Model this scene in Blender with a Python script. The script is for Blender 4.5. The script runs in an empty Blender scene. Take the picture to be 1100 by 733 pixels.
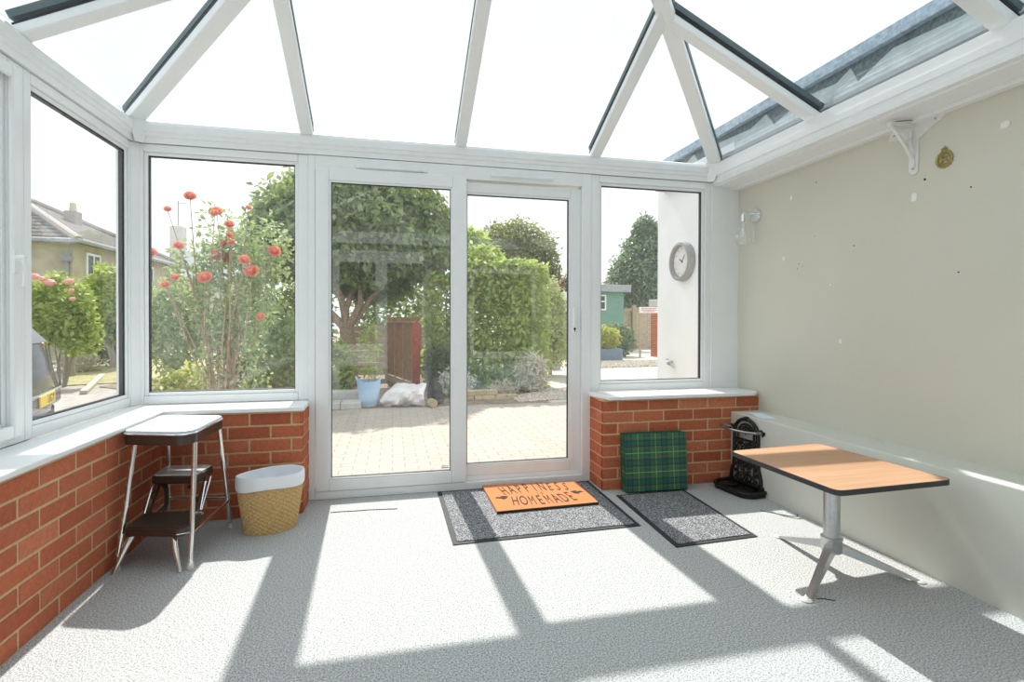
import bpy, bmesh, math, random
import numpy as np
from mathutils import Vector, Matrix, Quaternion

C = bpy.context.scene
COL = C.collection
PI = math.pi
random.seed(7)

# ------------------------------------------------------------------ camera
yaw, pitch, roll = 0.226269, -0.00776182, 0.00232972
fw = Vector((math.sin(yaw) * math.cos(pitch), math.cos(yaw) * math.cos(pitch), math.sin(pitch)))
rt = Vector((math.cos(yaw), -math.sin(yaw), 0))
up = rt.cross(fw)
rt, up = math.cos(roll) * rt + math.sin(roll) * up, -math.sin(roll) * rt + math.cos(roll) * up
cam_data = bpy.data.cameras.new('camera')
cam = bpy.data.objects.new('camera', cam_data)
COL.objects.link(cam)
cam_data.sensor_width = 36
cam_data.lens = 558.44 / 1100 * 36
cam_data.shift_y = -17.385 / 1100
cam_data.clip_start = 0.02
cam_data.clip_end = 400
cam.matrix_world = Matrix(((rt.x, up.x, -fw.x, 0), (rt.y, up.y, -fw.y, 0), (rt.z, up.z, -fw.z, 1.13), (0, 0, 0, 1)))
C.camera = cam

# ------------------------------------------------------------------ light and exposure
SUN_DIR = Vector((-0.027, 0.642, 0.766))          # towards the sun
sun_data = bpy.data.lights.new('sun', 'SUN')
sun_data.energy = 6.4
sun_data.angle = math.radians(0.9)
sun_data.color = (1.0, 0.96, 0.89)
sun = bpy.data.objects.new('sun', sun_data)
COL.objects.link(sun)
sun.rotation_euler = SUN_DIR.to_track_quat('Z', 'Y').to_euler()
sun.location = (0, 30, 40)

world = bpy.data.worlds.new('world')
C.world = world
world.use_nodes = True
bg = world.node_tree.nodes['Background']
bg.inputs[0].default_value = (0.93, 0.975, 1.0, 1)
bg.inputs[1].default_value = 1.25
C.view_settings.view_transform = 'Standard'
C.view_settings.look = 'None'
C.view_settings.gamma = 1
C.view_settings.use_curve_mapping = False
C.view_settings.exposure = 0.17
C.cycles.transparent_max_bounces = 24
C.cycles.max_bounces = 10
C.cycles.diffuse_bounces = 6

# ------------------------------------------------------------------ materials
MAT = {}


class NT:
    """small helper around a node tree"""
    def __init__(self, name):
        self.m = bpy.data.materials.new(name)
        self.m.use_nodes = True
        self.t = self.m.node_tree
        self.n = self.t.nodes
        self.b = self.n['Principled BSDF']
        self.out = self.n['Material Output']
        MAT[name] = self.m

    def new(self, typ, **kw):
        nd = self.n.new(typ)
        for k, v in kw.items():
            if hasattr(nd, k):
                setattr(nd, k, v)
            else:
                nd.inputs[k].default_value = v
        return nd

    def link(self, a, b):
        self.t.links.new(a, b)

    def math(self, op, a, b=None, c=None):
        nd = self.n.new('ShaderNodeMath')
        nd.operation = op
        for i, v in enumerate((a, b, c)):
            if v is None:
                continue
            if isinstance(v, (int, float)):
                nd.inputs[i].default_value = v
            else:
                self.link(v, nd.inputs[i])
        return nd.outputs[0]

    def mix(self, fac, a, b):
        nd = self.n.new('ShaderNodeMix')
        nd.data_type = 'RGBA'
        for sock, v in ((nd.inputs[0], fac), (nd.inputs[6], a), (nd.inputs[7], b)):
            if isinstance(v, (int, float)):
                sock.default_value = v
            elif isinstance(v, tuple):
                sock.default_value = (*v[:3], 1)
            else:
                self.link(v, sock)
        return nd.outputs[2]

    def coord(self, which='Object'):
        return self.n.new('ShaderNodeTexCoord').outputs[which]

    def noise(self, scale, detail=3, rough=.6, vec=None, stretch=None):
        nd = self.n.new('ShaderNodeTexNoise')
        nd.inputs['Scale'].default_value = scale
        nd.inputs['Detail'].default_value = detail
        nd.inputs['Roughness'].default_value = rough
        v = vec if vec is not None else self.coord()
        if stretch:
            mp = self.n.new('ShaderNodeMapping')
            mp.inputs['Scale'].default_value = stretch
            self.link(v, mp.inputs[0])
            v = mp.outputs[0]
        self.link(v, nd.inputs['Vector'])
        return nd.outputs[0]

    def ramp(self, fac, stops):
        nd = self.n.new('ShaderNodeValToRGB')
        e = nd.color_ramp.elements
        while len(e) > 1:
            e.remove(e[0])
        e[0].position = stops[0][0]
        e[0].color = (*stops[0][1], 1)
        for p, c in stops[1:]:
            x = e.new(p)
            x.color = (*c, 1)
        self.link(fac, nd.inputs[0])
        return nd.outputs[0]

    def bump(self, h, strength=.3, dist=.002):
        nd = self.n.new('ShaderNodeBump')
        nd.inputs['Strength'].default_value = strength
        nd.inputs['Distance'].default_value = dist
        self.link(h, nd.inputs['Height'])
        self.link(nd.outputs[0], self.b.inputs['Normal'])

    def base(self, v):
        if isinstance(v, tuple):
            self.b.inputs['Base Color'].default_value = (*v[:3], 1)
        else:
            self.link(v, self.b.inputs['Base Color'])

    def set(self, rough=.5, metal=0, spec=.5):
        self.b.inputs['Roughness'].default_value = rough
        self.b.inputs['Metallic'].default_value = metal
        self.b.inputs['Specular IOR Level'].default_value = spec


def plain(name, col, rough=.5, metal=0, var=.06, scale=12, spec=.5, bump=0):
    m = NT(name)
    n = m.noise(scale, 3)
    lo = tuple(c * (1 - var) for c in col)
    hi = tuple(min(1, c * (1 + var)) for c in col)
    m.base(m.ramp(n, [(.3, lo), (.7, hi)]))
    m.set(rough, metal, spec)
    if bump:
        m.bump(n, bump, .003)
    return m.m


def island(name, cols, rough=.7, bump=0, noise=.25, nscale=30, spec=.3):
    """colour differs for every separate piece (brick, leaf, stone)"""
    m = NT(name)
    g = m.n.new('ShaderNodeNewGeometry')
    r = m.ramp(g.outputs['Random Per Island'], [(i / max(1, len(cols) - 1), c) for i, c in enumerate(cols)])
    n = m.noise(nscale, 4, .65)
    k = m.ramp(n, [(.25, (1 - noise,) * 3), (.75, (1 + noise * .3,) * 3)])
    mx = m.n.new('ShaderNodeMix')
    mx.data_type = 'RGBA'
    mx.blend_type = 'MULTIPLY'
    mx.inputs[0].default_value = 1
    m.link(r, mx.inputs[6])
    m.link(k, mx.inputs[7])
    m.base(mx.outputs[2])
    m.set(rough, 0, spec)
    if bump:
        m.bump(n, bump, .004)
    return m


def leafmat(name, cols, trans=.45, rough=.5):
    m = NT(name)
    g = m.n.new('ShaderNodeNewGeometry')
    r = m.ramp(g.outputs['Random Per Island'], [(i / max(1, len(cols) - 1), c) for i, c in enumerate(cols)])
    m.base(r)
    m.set(rough, 0, .35)
    tr = m.n.new('ShaderNodeBsdfTranslucent')
    tc = m.mix(.35, r, (.45, .5, .05))
    m.link(tc, tr.inputs[0])
    mx = m.n.new('ShaderNodeMixShader')
    mx.inputs[0].default_value = trans
    m.link(m.b.outputs[0], mx.inputs[1])
    m.link(tr.outputs[0], mx.inputs[2])
    m.link(mx.outputs[0], m.out.inputs[0])
    return m.m


def glassmat(name, tint, r0=.06, rough=0.0, veil=0.0):
    """clear pane: see-through, with a mirror coat that grows at grazing angles"""
    m = NT(name)
    g = m.n.new('ShaderNodeNewGeometry')
    dt = m.n.new('ShaderNodeVectorMath')
    dt.operation = 'DOT_PRODUCT'
    m.link(g.outputs['Normal'], dt.inputs[0])
    m.link(g.outputs['Incoming'], dt.inputs[1])
    c = m.math('ABSOLUTE', dt.outputs['Value'])
    k = m.math('POWER', m.math('SUBTRACT', 1.0, c), 5.0)
    f = m.math('MULTIPLY_ADD', k, 1 - r0, r0)
    tr = m.n.new('ShaderNodeBsdfTransparent')
    tr.inputs[0].default_value = (*tint, 1)
    gl = m.n.new('ShaderNodeBsdfGlossy')
    gl.inputs['Roughness'].default_value = rough
    gl.inputs[0].default_value = (1, 1, 1, 1)
    mx = m.n.new('ShaderNodeMixShader')
    m.link(f, mx.inputs[0])
    m.link(tr.outputs[0], mx.inputs[1])
    m.link(gl.outputs[0], mx.inputs[2])
    if veil:
        # pale translucent haze added to veil the view, thicker in runs and blotches
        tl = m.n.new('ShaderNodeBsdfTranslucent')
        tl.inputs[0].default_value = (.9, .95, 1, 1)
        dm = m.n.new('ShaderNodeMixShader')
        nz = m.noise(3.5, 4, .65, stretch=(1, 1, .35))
        m.link(m.math('MULTIPLY', nz, veil * 2), dm.inputs[0])
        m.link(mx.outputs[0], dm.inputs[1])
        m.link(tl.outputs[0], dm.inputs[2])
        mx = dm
    m.link(mx.outputs[0], m.out.inputs[0])
    return m.m


plain('upvc', (.80, .82, .83), .25, var=.015)
plain('upvc_sill', (.84, .85, .86), .22, var=.015)
plain('seam_grey', (.30, .32, .34), .6)
plain('gasket', (.012, .014, .018), .6)
plain('rafter_cap', (.05, .085, .095), .45)
glassmat('glass', (.985, .992, .99), .036, veil=.011)
glassmat('roof_glass', (.90, .935, .945), .035)
glassmat('bulb_glass', (.975, .985, .985), .07)

# right hand wall: warm grey plaster with scuffs
m = NT('plaster')
n = m.noise(1.3, 4)
m.base(m.ramp(n, [(.3, (.60, .585, .50)), (.7, (.64, .625, .54))]))
m.set(.75, 0, .25)
m.bump(m.noise(160, 2), .12, .001)
m = NT('plaster_low')
n = m.noise(1.6, 4)
m.base(m.ramp(n, [(.3, (.60, .60, .54)), (.7, (.645, .645, .585))]))
m.set(.7, 0, .25)
m.bump(m.noise(140, 2), .12, .001)
plain('render_white', (.78, .79, .81), .85, var=.04, scale=3, bump=.1)
plain('house_cream', (.62, .60, .56), .85, var=.05, scale=3)
plain('panel_teal', (.42, .62, .66), .5)
plain('rear_render', (.25, .25, .23), .85, var=.1, scale=3)

# carpet: speckled grey cut pile
m = NT('carpet')
a = m.noise(158, 4, .95)
b = m.noise(1.8, 4, .6)
c = m.ramp(a, [(.40, (.10, .11, .12)), (.5, (.43, .44, .445)), (.60, (.78, .78, .765))])
m.base(m.mix(m.math('MULTIPLY', b, .2), c, (.40, .41, .41)))
m.set(.95, 0, .1)
m.bump(a, .10, .002)
m = NT('mat_pile')
a = m.noise(140, 3, .85)
m.base(m.ramp(a, [(.36, (.015, .02, .03)), (.5, (.15, .155, .17)), (.66, (.60, .60, .60))]))
m.set(.95, 0, .1)
m.bump(a, .35, .004)
plain('mat_rubber', (.02, .022, .026), .7)
m = NT('coir')
a = m.noise(300, 3, .7)
m.base(m.ramp(a, [(.3, (.54, .195, .075)), (.7, (.76, .315, .145))]))
m.set(.95, 0, .1)
m.bump(a, .9, .006)
plain('print_black', (.035, .025, .018), .9, var=.2, scale=200)

island('brick_red', [(.44, .115, .055), (.56, .165, .08), (.50, .135, .065), (.64, .22, .115), (.42, .105, .052), (.57, .18, .09)], .85, .5, .28, 60)
plain('mortar', (.56, .41, .23), .95, var=.15, scale=90, bump=.4)

# metals and stool
plain('chrome', (.78, .79, .80), .12, 1, .02)
plain('steel_brushed', (.60, .61, .62), .34, .7, .06, 60)
plain('brown_enamel', (.055, .032, .022), .3, 0, .1)
plain('brown_vinyl', (.045, .04, .028), .35, 0, .1)
plain('grey_vinyl', (.62, .66, .68), .22, 0, .03)
plain('rubber_white', (.62, .62, .60), .6)
plain('liner_white', (.82, .85, .90), .75, var=.02)
m = NT('seagrass')
a = m.noise(120, 4, .7)
m.base(m.ramp(a, [(.25, (.40, .25, .10)), (.5, (.62, .42, .19)), (.8, (.78, .58, .30))]))
m.set(.75, 0, .3)
m.bump(a, .7, .004)
plain('iron_black', (.018, .016, .014), .42, .35, .3, 40, bump=.2)
plain('hoop_steel', (.30, .29, .28), .3, .8)
plain('iron_white', (.74, .74, .71), .45, var=.03)
plain('screw_grey', (.42, .42, .40), .5)
plain('brass_aged', (.40, .32, .11), .42, .7, .35, 90, bump=.5)
plain('paper', (.70, .80, .86), .7, var=.05)
plain('filler', (.82, .82, .78), .8)

# laminate table top, boards across the short way
m = NT('laminate')
a = m.noise(3, 5, .6, stretch=(1.2, 26, 26))
b = m.noise(1, 0, .5, stretch=(.01, 9, .01))
col = m.ramp(a, [(.3, (.46, .245, .135)), (.55, (.54, .305, .18)), (.75, (.60, .36, .225))])
col = m.mix(m.math('MULTIPLY', m.math('GREATER_THAN', b, .5), .30), col, (.44, .21, .11))
m.base(col)
m.set(.4, 0, .4)
plain('table_edge', (.03, .03, .032), .45)

# tartan fabric
m = NT('tartan')
sx = m.n.new('ShaderNodeSeparateXYZ')
m.link(m.coord(), sx.inputs[0])


def stripe(sock, period, centre, width):
    d = m.math('FRACT', m.math('DIVIDE', m.math('ADD', sock, 10 * period - centre + period / 2), period))
    return m.math('LESS_THAN', m.math('ABSOLUTE', m.math('SUBTRACT', d, .5)), width / period / 2)


col = (.016, .155, .085)
for ax in (0, 2):
    s = sx.outputs[ax]
    P_ = .125
    col = m.mix(m.math('MULTIPLY', stripe(s, P_, .062, .040), .30), col, (.012, .035, .06))
    col = m.mix(m.math('MULTIPLY', stripe(s, P_, .045, .006), .6), col, (.01, .02, .02))
    col = m.mix(m.math('MULTIPLY', stripe(s, P_, .080, .006), .6), col, (.01, .02, .02))
    col = m.mix(m.math('MULTIPLY', stripe(s, P_, .030, .005), .55), col, (.30, .05, .05))
    col = m.mix(m.math('MULTIPLY', stripe(s, P_, .097, .005), .55), col, (.30, .05, .05))
    col = m.mix(m.math('MULTIPLY', stripe(s, P_, .0, .0055), .65), col, (.36, .42, .10))
m.base(col)
m.set(.55, 0, .35)
m.bump(m.noise(500, 1), .15, .001)
plain('tartan_zip', (.01, .07, .045), .6)

# outside
plain('clock_rim', (.26, .255, .255), .8, 0, .35, 90, bump=.6)
plain('clock_face', (.72, .71, .69), .6)
plain('driveway', (.34, .31, .275), .95, var=.25, scale=14, bump=.4)
m = NT('paving')
br = m.n.new('ShaderNodeTexBrick')
m.link(m.coord(), br.inputs['Vector'])
br.inputs['Scale'].default_value = 1
br.inputs['Brick Width'].default_value = .21
br.inputs['Row Height'].default_value = .105
br.inputs['Mortar Size'].default_value = .005
br.inputs['Color1'].default_value = (.44, .385, .33, 1)
br.inputs['Color2'].default_value = (.39, .345, .30, 1)
br.inputs['Mortar'].default_value = (.22, .19, .165, 1)
n = m.noise(18, 4)
m.base(m.mix(m.math('MULTIPLY', n, .35), br.outputs[0], (.41, .37, .32)))
m.set(.95, 0, .15)
plain('path_pale', (.50, .455, .385), .95, var=.08, scale=8)
plain('soil', (.21, .15, .10), 1, var=.4, scale=16, bump=.6)
plain('dry_lawn', (.33, .30, .14), 1, var=.3, scale=5)
plain('kerb_stone', (.50, .45, .38), .95, var=.15, scale=20)
island('pebble', [(.60, .52, .42), (.34, .28, .23), (.50, .44, .38), (.70, .64, .57), (.40, .33, .27)], .9)
island('walling_stone', [(.58, .47, .30), (.48, .38, .24), (.64, .54, .38)], .9, .4)
plain('slab_grey', (.48, .48, .47), .9, var=.1, scale=20)
plain('bark', (.36, .27, .19), .95, var=.35, scale=25, bump=.8)
plain('bark_grey', (.30, .27, .22), .95, var=.3, scale=25, bump=.6)
leafmat('leaf_mid', [(.14, .22, .09), (.28, .38, .15), (.20, .31, .12), (.38, .47, .24), (.17, .27, .11)])
leafmat('leaf_hedge', [(.24, .36, .09), (.44, .54, .15), (.33, .46, .12), (.54, .61, .22), (.27, .39, .10)])
leafmat('leaf_olive', [(.15, .18, .08), (.24, .27, .12), (.20, .22, .10), (.32, .34, .18)])
leafmat('leaf_conifer', [(.11, .19, .14), (.19, .28, .19), (.15, .23, .16), (.28, .36, .26)], .25)
leafmat('leaf_variegated', [(.40, .44, .20), (.62, .64, .42), (.30, .38, .14), (.70, .70, .52)])
leafmat('leaf_yellow', [(.45, .48, .10), (.58, .58, .20), (.32, .40, .08)])
leafmat('leaf_rose', [(.21, .31, .16), (.36, .46, .24), (.28, .39, .20), (.46, .54, .32)])
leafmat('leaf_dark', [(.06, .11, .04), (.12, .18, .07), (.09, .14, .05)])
leafmat('leaf_silver', [(.60, .62, .58), (.72, .73, .70), (.50, .54, .48)], .3)
leafmat('grass_pale', [(.80, .76, .68), (.70, .64, .54), (.86, .83, .76)], .3)
leafmat('petal_coral', [(.90, .30, .23), (.94, .40, .32), (.88, .25, .19)], .3)
leafmat('petal_pink', [(.88, .42, .45), (.92, .55, .55)], .35)
leafmat('leaf_red', [(.22, .10, .08), (.32, .16, .12), (.16, .12, .07)])
m = NT('weathered_board')
a = m.noise(6, 5, .6, stretch=(2, 2, 30))
m.base(m.ramp(a, [(.3, (.32, .25, .17)), (.7, (.52, .43, .32))]))
m.set(.9, 0, .2)
plain('board_brown', (.33, .20, .12), .85, var=.3, scale=14)
plain('post_red', (.32, .085, .05), .8, var=.25, scale=14)
plain('fence_pale', (.46, .38, .28), .9, var=.2, scale=8)
plain('bucket_blue', (.42, .62, .88), .4, var=.03)
plain('sack_white', (.72, .71, .72), .6, var=.08, scale=9)
plain('bag_black', (.012, .012, .014), .35)
plain('log_tan', (.45, .34, .20), .9, var=.3, scale=30)
plain('slate_blue', (.17, .22, .30), .7)
m = NT('shed_green')
n = m.noise(3, 3, .6, stretch=(1, 1, 14))
m.base(m.ramp(n, [(.3, (.15, .30, .235)), (.7, (.20, .35, .28))]))
m.set(.8, 0, .2)
plain('shed_roof', (.33, .36, .38), .9, var=.15, scale=9)
plain('dark_glass', (.05, .06, .07), .08)
plain('sign_white', (.80, .78, .78), .6)
plain('sign_ink', (.55, .10, .10), .7)
plain('house_render', (.46, .42, .31), .9, var=.15, scale=2.5)
plain('gutter_grey', (.28, .30, .32), .6)
m = NT('roof_tiles')
w = m.n.new('ShaderNodeTexWave')
w.wave_type = 'BANDS'
w.bands_direction = 'Z'
w.inputs['Scale'].default_value = 1.9
w.inputs['Distortion'].default_value = .4
m.link(m.coord(), w.inputs['Vector'])
m.base(m.ramp(w.outputs[1], [(.1, (.05, .045, .043)), (.5, (.13, .115, .11)), (.9, (.17, .155, .145))]))
m.set(.9, 0, .2)
plain('ridge_tile', (.36, .32, .30), .9)
plain('car_paint', (.018, .026, .075), .18, .3, .05)
plain('car_glass', (.02, .022, .028), .06)
plain('car_trim', (.02, .02, .022), .6)
plain('plate_yellow', (.85, .58, .05), .5)
plain('lens_red', (.50, .03, .02), .2)
plain('tyre', (.02, .02, .02), .85)
# flat roof edge
plain('felt_pale', (.40, .47, .55), .8, var=.3, scale=30)
plain('band_dark', (.15, .18, .20), .85, var=.5, scale=45)
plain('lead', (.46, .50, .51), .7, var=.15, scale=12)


# ------------------------------------------------------------------ mesh helpers
class B:
    """collects shapes (world coordinates) into one mesh"""
    def __init__(self):
        self.v, self.f = [], []

    def add(self, vs, fs):
        o = len(self.v)
        self.v += [tuple(p) for p in vs]
        self.f += [tuple(i + o for i in q) for q in fs]
        return self

    def box(self, x0, x1, y0, y1, z0, z1, M=None):
        vs = [Vector((x, y, z)) for z in (z0, z1) for y in (y0, y1) for x in (x0, x1)]
        if M:
            vs = [M @ p for p in vs]
        return self.add(vs, [(0, 2, 3, 1), (4, 5, 7, 6), (0, 1, 5, 4), (2, 6, 7, 3), (0, 4, 6, 2), (1, 3, 7, 5)])

    def prism(self, pts, d, M=None):
        """polygon in local xy extruded d along local z"""
        k = len(pts)
        area = sum(pts[i][0] * pts[(i + 1) % k][1] - pts[(i + 1) % k][0] * pts[i][1] for i in range(k))
        if area < 0:
            pts = pts[::-1]
        vs = [Vector((x, y, 0)) for x, y in pts] + [Vector((x, y, d)) for x, y in pts]
        if M:
            vs = [M @ p for p in vs]
        fs = [tuple(range(k))[::-1], tuple(range(k, 2 * k))] + [(i, (i + 1) % k, k + (i + 1) % k, k + i) for i in range(k)]
        if d < 0:
            fs = [q[::-1] for q in fs]
        return self.add(vs, fs)

    def quad_sheet(self, corners, th, nrm):
        """flat polygon with thickness th along nrm"""
        n_ = Vector(nrm).normalized() * th
        k = len(corners)
        vs = [Vector(p) for p in corners] + [Vector(p) + n_ for p in corners]
        return self.add(vs, [tuple(range(k))[::-1], tuple(range(k, 2 * k))] + [(i, (i + 1) % k, k + (i + 1) % k, k + i) for i in range(k)])

    def bar(self, a, b, w, h, upv=(0, 0, 1), off=0):
        """rectangular bar from a to b, w across, h along up (0..h shifted by off)"""
        a, b = Vector(a), Vector(b)
        d = (b - a).normalized()
        s = d.cross(Vector(upv)).normalized()
        u = s.cross(d).normalized()
        vs = []
        for p in (a, b):
            for sx_, uz in ((-1, off), (1, off), (1, off + h), (-1, off + h)):
                vs.append(p + s * sx_ * w / 2 + u * uz)
        return self.add(vs, [(0, 3, 2, 1), (4, 5, 6, 7), (0, 1, 5, 4), (1, 2, 6, 5), (2, 3, 7, 6), (3, 0, 4, 7)])

    def tube(self, pts, rad, seg=10, closed=False, flat=None):
        pts = [Vector(p) for p in pts]
        n_ = len(pts)
        rs = rad if isinstance(rad, (list, tuple)) else [rad] * n_
        tang = []
        for i in range(n_):
            if closed:
                t = pts[(i + 1) % n_] - pts[i - 1]
            else:
                t = pts[min(i + 1, n_ - 1)] - pts[max(i - 1, 0)]
            tang.append(t.normalized())
        ref = Vector((0, 0, 1)) if abs(tang[0].z) < .9 else Vector((1, 0, 0))
        u = tang[0].cross(ref).normalized()
        rings = []
        for i in range(n_):
            if i:
                u = (u - tang[i] * u.dot(tang[i])).normalized()
            w = tang[i].cross(u)
            rings.append([pts[i] + (u * math.cos(a) + w * math.sin(a) * (flat or 1)) * rs[i] for a in (2 * PI * k / seg for k in range(seg))])
        vs = [p for r in rings for p in r]
        fs = []
        for i in range(n_ if closed else n_ - 1):
            j = (i + 1) % n_
            for k in range(seg):
                l = (k + 1) % seg
                fs.append((i * seg + k, i * seg + l, j * seg + l, j * seg + k))
        if not closed:
            fs += [tuple(range(seg))[::-1], tuple(range((n_ - 1) * seg, n_ * seg))]
        return self.add(vs, fs)

    def lathe(self, prof, c, seg=32, M=None, sx=1, sy=1, cap=True):
        """profile of (radius, z) turned about z through c; M applied about the origin first"""
        c = Vector(c)
        vs = []
        for r, z in prof:
            for k in range(seg):
                a = 2 * PI * k / seg
                p = Vector((r * sx * math.cos(a), r * sy * math.sin(a), z))
                vs.append((M @ p if M else p) + c)
        fs = []
        for i in range(len(prof) - 1):
            for k in range(seg):
                l = (k + 1) % seg
                fs.append((i * seg + k, i * seg + l, (i + 1) * seg + l, (i + 1) * seg + k))
        if cap:
            fs += [tuple(range(seg))[::-1], tuple(range((len(prof) - 1) * seg, len(prof) * seg))]
        return self.add(vs, fs)

    def ball(self, c, r, seg=12, rings=8, jitter=0):
        c = Vector(c)
        rx, ry, rz = r if isinstance(r, (tuple, list)) else (r, r, r)
        vs = [c + Vector((0, 0, -rz))]
        for i in range(1, rings):
            t = -PI / 2 + PI * i / rings
            for k in range(seg):
                a = 2 * PI * k / seg
                j = 1 + random.uniform(-jitter, jitter)
                vs.append(c + Vector((rx * math.cos(t) * math.cos(a), ry * math.cos(t) * math.sin(a), rz * math.sin(t))) * j)
        vs.append(c + Vector((0, 0, rz)))
        fs = [(0, 1 + (k + 1) % seg, 1 + k) for k in range(seg)]
        for i in range(rings - 2):
            for k in range(seg):
                l = (k + 1) % seg
                fs.append((1 + i * seg + k, 1 + i * seg + l, 1 + (i + 1) * seg + l, 1 + (i + 1) * seg + k))
        t0 = 1 + (rings - 2) * seg
        fs += [(t0 + k, t0 + (k + 1) % seg, len(vs) - 1) for k in range(seg)]
        return self.add(vs, fs)

    def frame(self, a0, a1, b0, b1, wa, wb, d0, d1, axis='y'):
        """rectangular frame; a across, b = z, d the depth range. axis is the wall normal"""
        def bx(p0, p1, q0, q1):
            if axis == 'y':
                self.box(p0, p1, d0, d1, q0, q1)
            else:
                self.box(d0, d1, p0, p1, q0, q1)
        bx(a0, a0 + wa, b0, b1)
        bx(a1 - wa, a1, b0, b1)
        bx(a0 + wa, a1 - wa, b0, b0 + wb)
        bx(a0 + wa, a1 - wa, b1 - wb, b1)
        return self


ORG = {}


def obj(name, b, mat, parent=None, smooth=False, bevel=0, seg=2, org=None):
    """link the collected shapes as ONE mesh object"""
    o3 = ORG.get(parent.name, Vector((0, 0, 0))) if parent else Vector(org or (0, 0, 0))
    me = bpy.data.meshes.new(name)
    me.from_pydata([(p[0] - o3.x, p[1] - o3.y, p[2] - o3.z) for p in b.v], [], b.f)
    me.update()
    for mm in (mat if isinstance(mat, (list, tuple)) else [mat]):
        me.materials.append(MAT[mm])
    o = bpy.data.objects.new(name, me)
    COL.objects.link(o)
    if parent:
        o.parent = parent
        ORG[o.name] = o3
    else:
        o.location = o3
        ORG[o.name] = o3
    if smooth:
        me.polygons.foreach_set('use_smooth', [True] * len(me.polygons))
        me.set_sharp_from_angle(angle=math.radians(40))
    if bevel:
        md = o.modifiers.new('bevel', 'BEVEL')
        md.width = bevel
        md.segments = seg
        md.limit_method = 'ANGLE'
        md.angle_limit = math.radians(40)
    return o


def tag(o, label, cat, group=None):
    o['label'] = label
    o['category'] = cat
    if group:
        o['group'] = group
    return o


def thing(name, loc, label, cat, group=None):
    o = bpy.data.objects.new(name, None)
    COL.objects.link(o)
    o.location = loc
    o.empty_display_size = .05
    ORG[o.name] = Vector(loc)
    return tag(o, label, cat, group)


def sroot(name, loc=(0, 0, 0)):
    o = bpy.data.objects.new(name, None)
    COL.objects.link(o)
    o.location = loc
    o['kind'] = 'structure'
    ORG[o.name] = Vector(loc)
    return o


def struct(name, b, mat, **kw):
    o = obj(name, b, mat, **kw)
    o['kind'] = 'structure'
    return o


def leaves(name, mat, parent, vols, size, seed=0, flat=.3, aspect=.5, droop=0, up=.25):
    """leaf cloud: vols = list of (centre, radii, count, kind) with kind 'e' shell-biased ellipsoid or 'b' box"""
    rng = np.random.default_rng(seed)
    P, N = [], []
    for c, r, k, kind in vols:
        c, r = np.array(c, float), np.array(r, float)
        if kind == 'e':
            d = rng.normal(size=(k, 3))
            d /= np.linalg.norm(d, axis=1)[:, None]
            rad = rng.uniform(.25, 1, k) ** .45
            # lumpy outline
            lump = 1 + .10 * np.sin(d[:, 0] * 7 + seed) * np.cos(d[:, 2] * 6 + seed) + .07 * np.sin(d[:, 1] * 11 + d[:, 2] * 9)
            p = d * (rad * lump)[:, None] * r + c
            nn = d
        else:
            p = rng.uniform(-1, 1, (k, 3))
            ax = rng.integers(0, 3, k)
            face = rng.random(k) < .65
            sg = np.sign(p[np.arange(k), ax])
            p[np.arange(k), ax] = np.where(face, sg * (1 - rng.random(k) ** 2 * .15), p[np.arange(k), ax])
            nn = p.copy()
            p = p + rng.normal(size=(k, 3)) * .018 / np.maximum(r, .2)
            p = p * r + c
        P.append(p)
        N.append(nn)
    P, N = np.vstack(P), np.vstack(N)
    k = len(P)
    nrm = N * .6 + rng.normal(size=(k, 3)) * .8 + np.array([0, 0, up * 2])
    nrm /= np.linalg.norm(nrm, axis=1)[:, None]
    t = rng.normal(size=(k, 3)) + np.array([0, 0, -droop * 2])
    t -= nrm * np.sum(t * nrm, axis=1)[:, None]
    t /= np.linalg.norm(t, axis=1)[:, None] + 1e-9
    s = np.cross(nrm, t)
    L = size * rng.uniform(.6, 1.3, k)[:, None]
    W = L * aspect
    v = np.empty((k, 4, 3))
    v[:, 0] = P
    v[:, 1] = P + t * L * .5 + s * W * .5 + nrm * L * flat * .3
    v[:, 2] = P + t * L
    v[:, 3] = P + t * L * .5 - s * W * .5 + nrm * L * flat * .3
    o3 = np.array(ORG[parent.name]) if parent else np.zeros(3)
    v = (v - o3).reshape(-1, 3)
    me = bpy.data.meshes.new(name)
    idx = np.arange(k)[:, None] * 4
    tri = np.hstack([idx + 0, idx + 1, idx + 2, idx + 0, idx + 2, idx + 3]).reshape(-1)
    me.vertices.add(k * 4)
    me.vertices.foreach_set('co', v.reshape(-1).astype(np.float32))
    me.loops.add(k * 6)
    me.loops.foreach_set('vertex_index', tri.astype(np.int32))
    me.polygons.add(k * 2)
    me.polygons.foreach_set('loop_start', np.arange(0, k * 6, 3, dtype=np.int32))
    me.update(calc_edges=True)
    me.materials.append(MAT[mat])
    o = bpy.data.objects.new(name, me)
    COL.objects.link(o)
    if parent:
        o.parent = parent
    return o


def wander(a, b, n=6, amp=.05, rng=random):
    a, b = Vector(a), Vector(b)
    pts = []
    for i in range(n):
        t = i / (n - 1)
        p = a.lerp(b, t)
        if 0 < i < n - 1:
            p += Vector((rng.uniform(-amp, amp), rng.uniform(-amp, amp), rng.uniform(-amp, amp) * .4))
        pts.append(p)
    return pts


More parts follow.
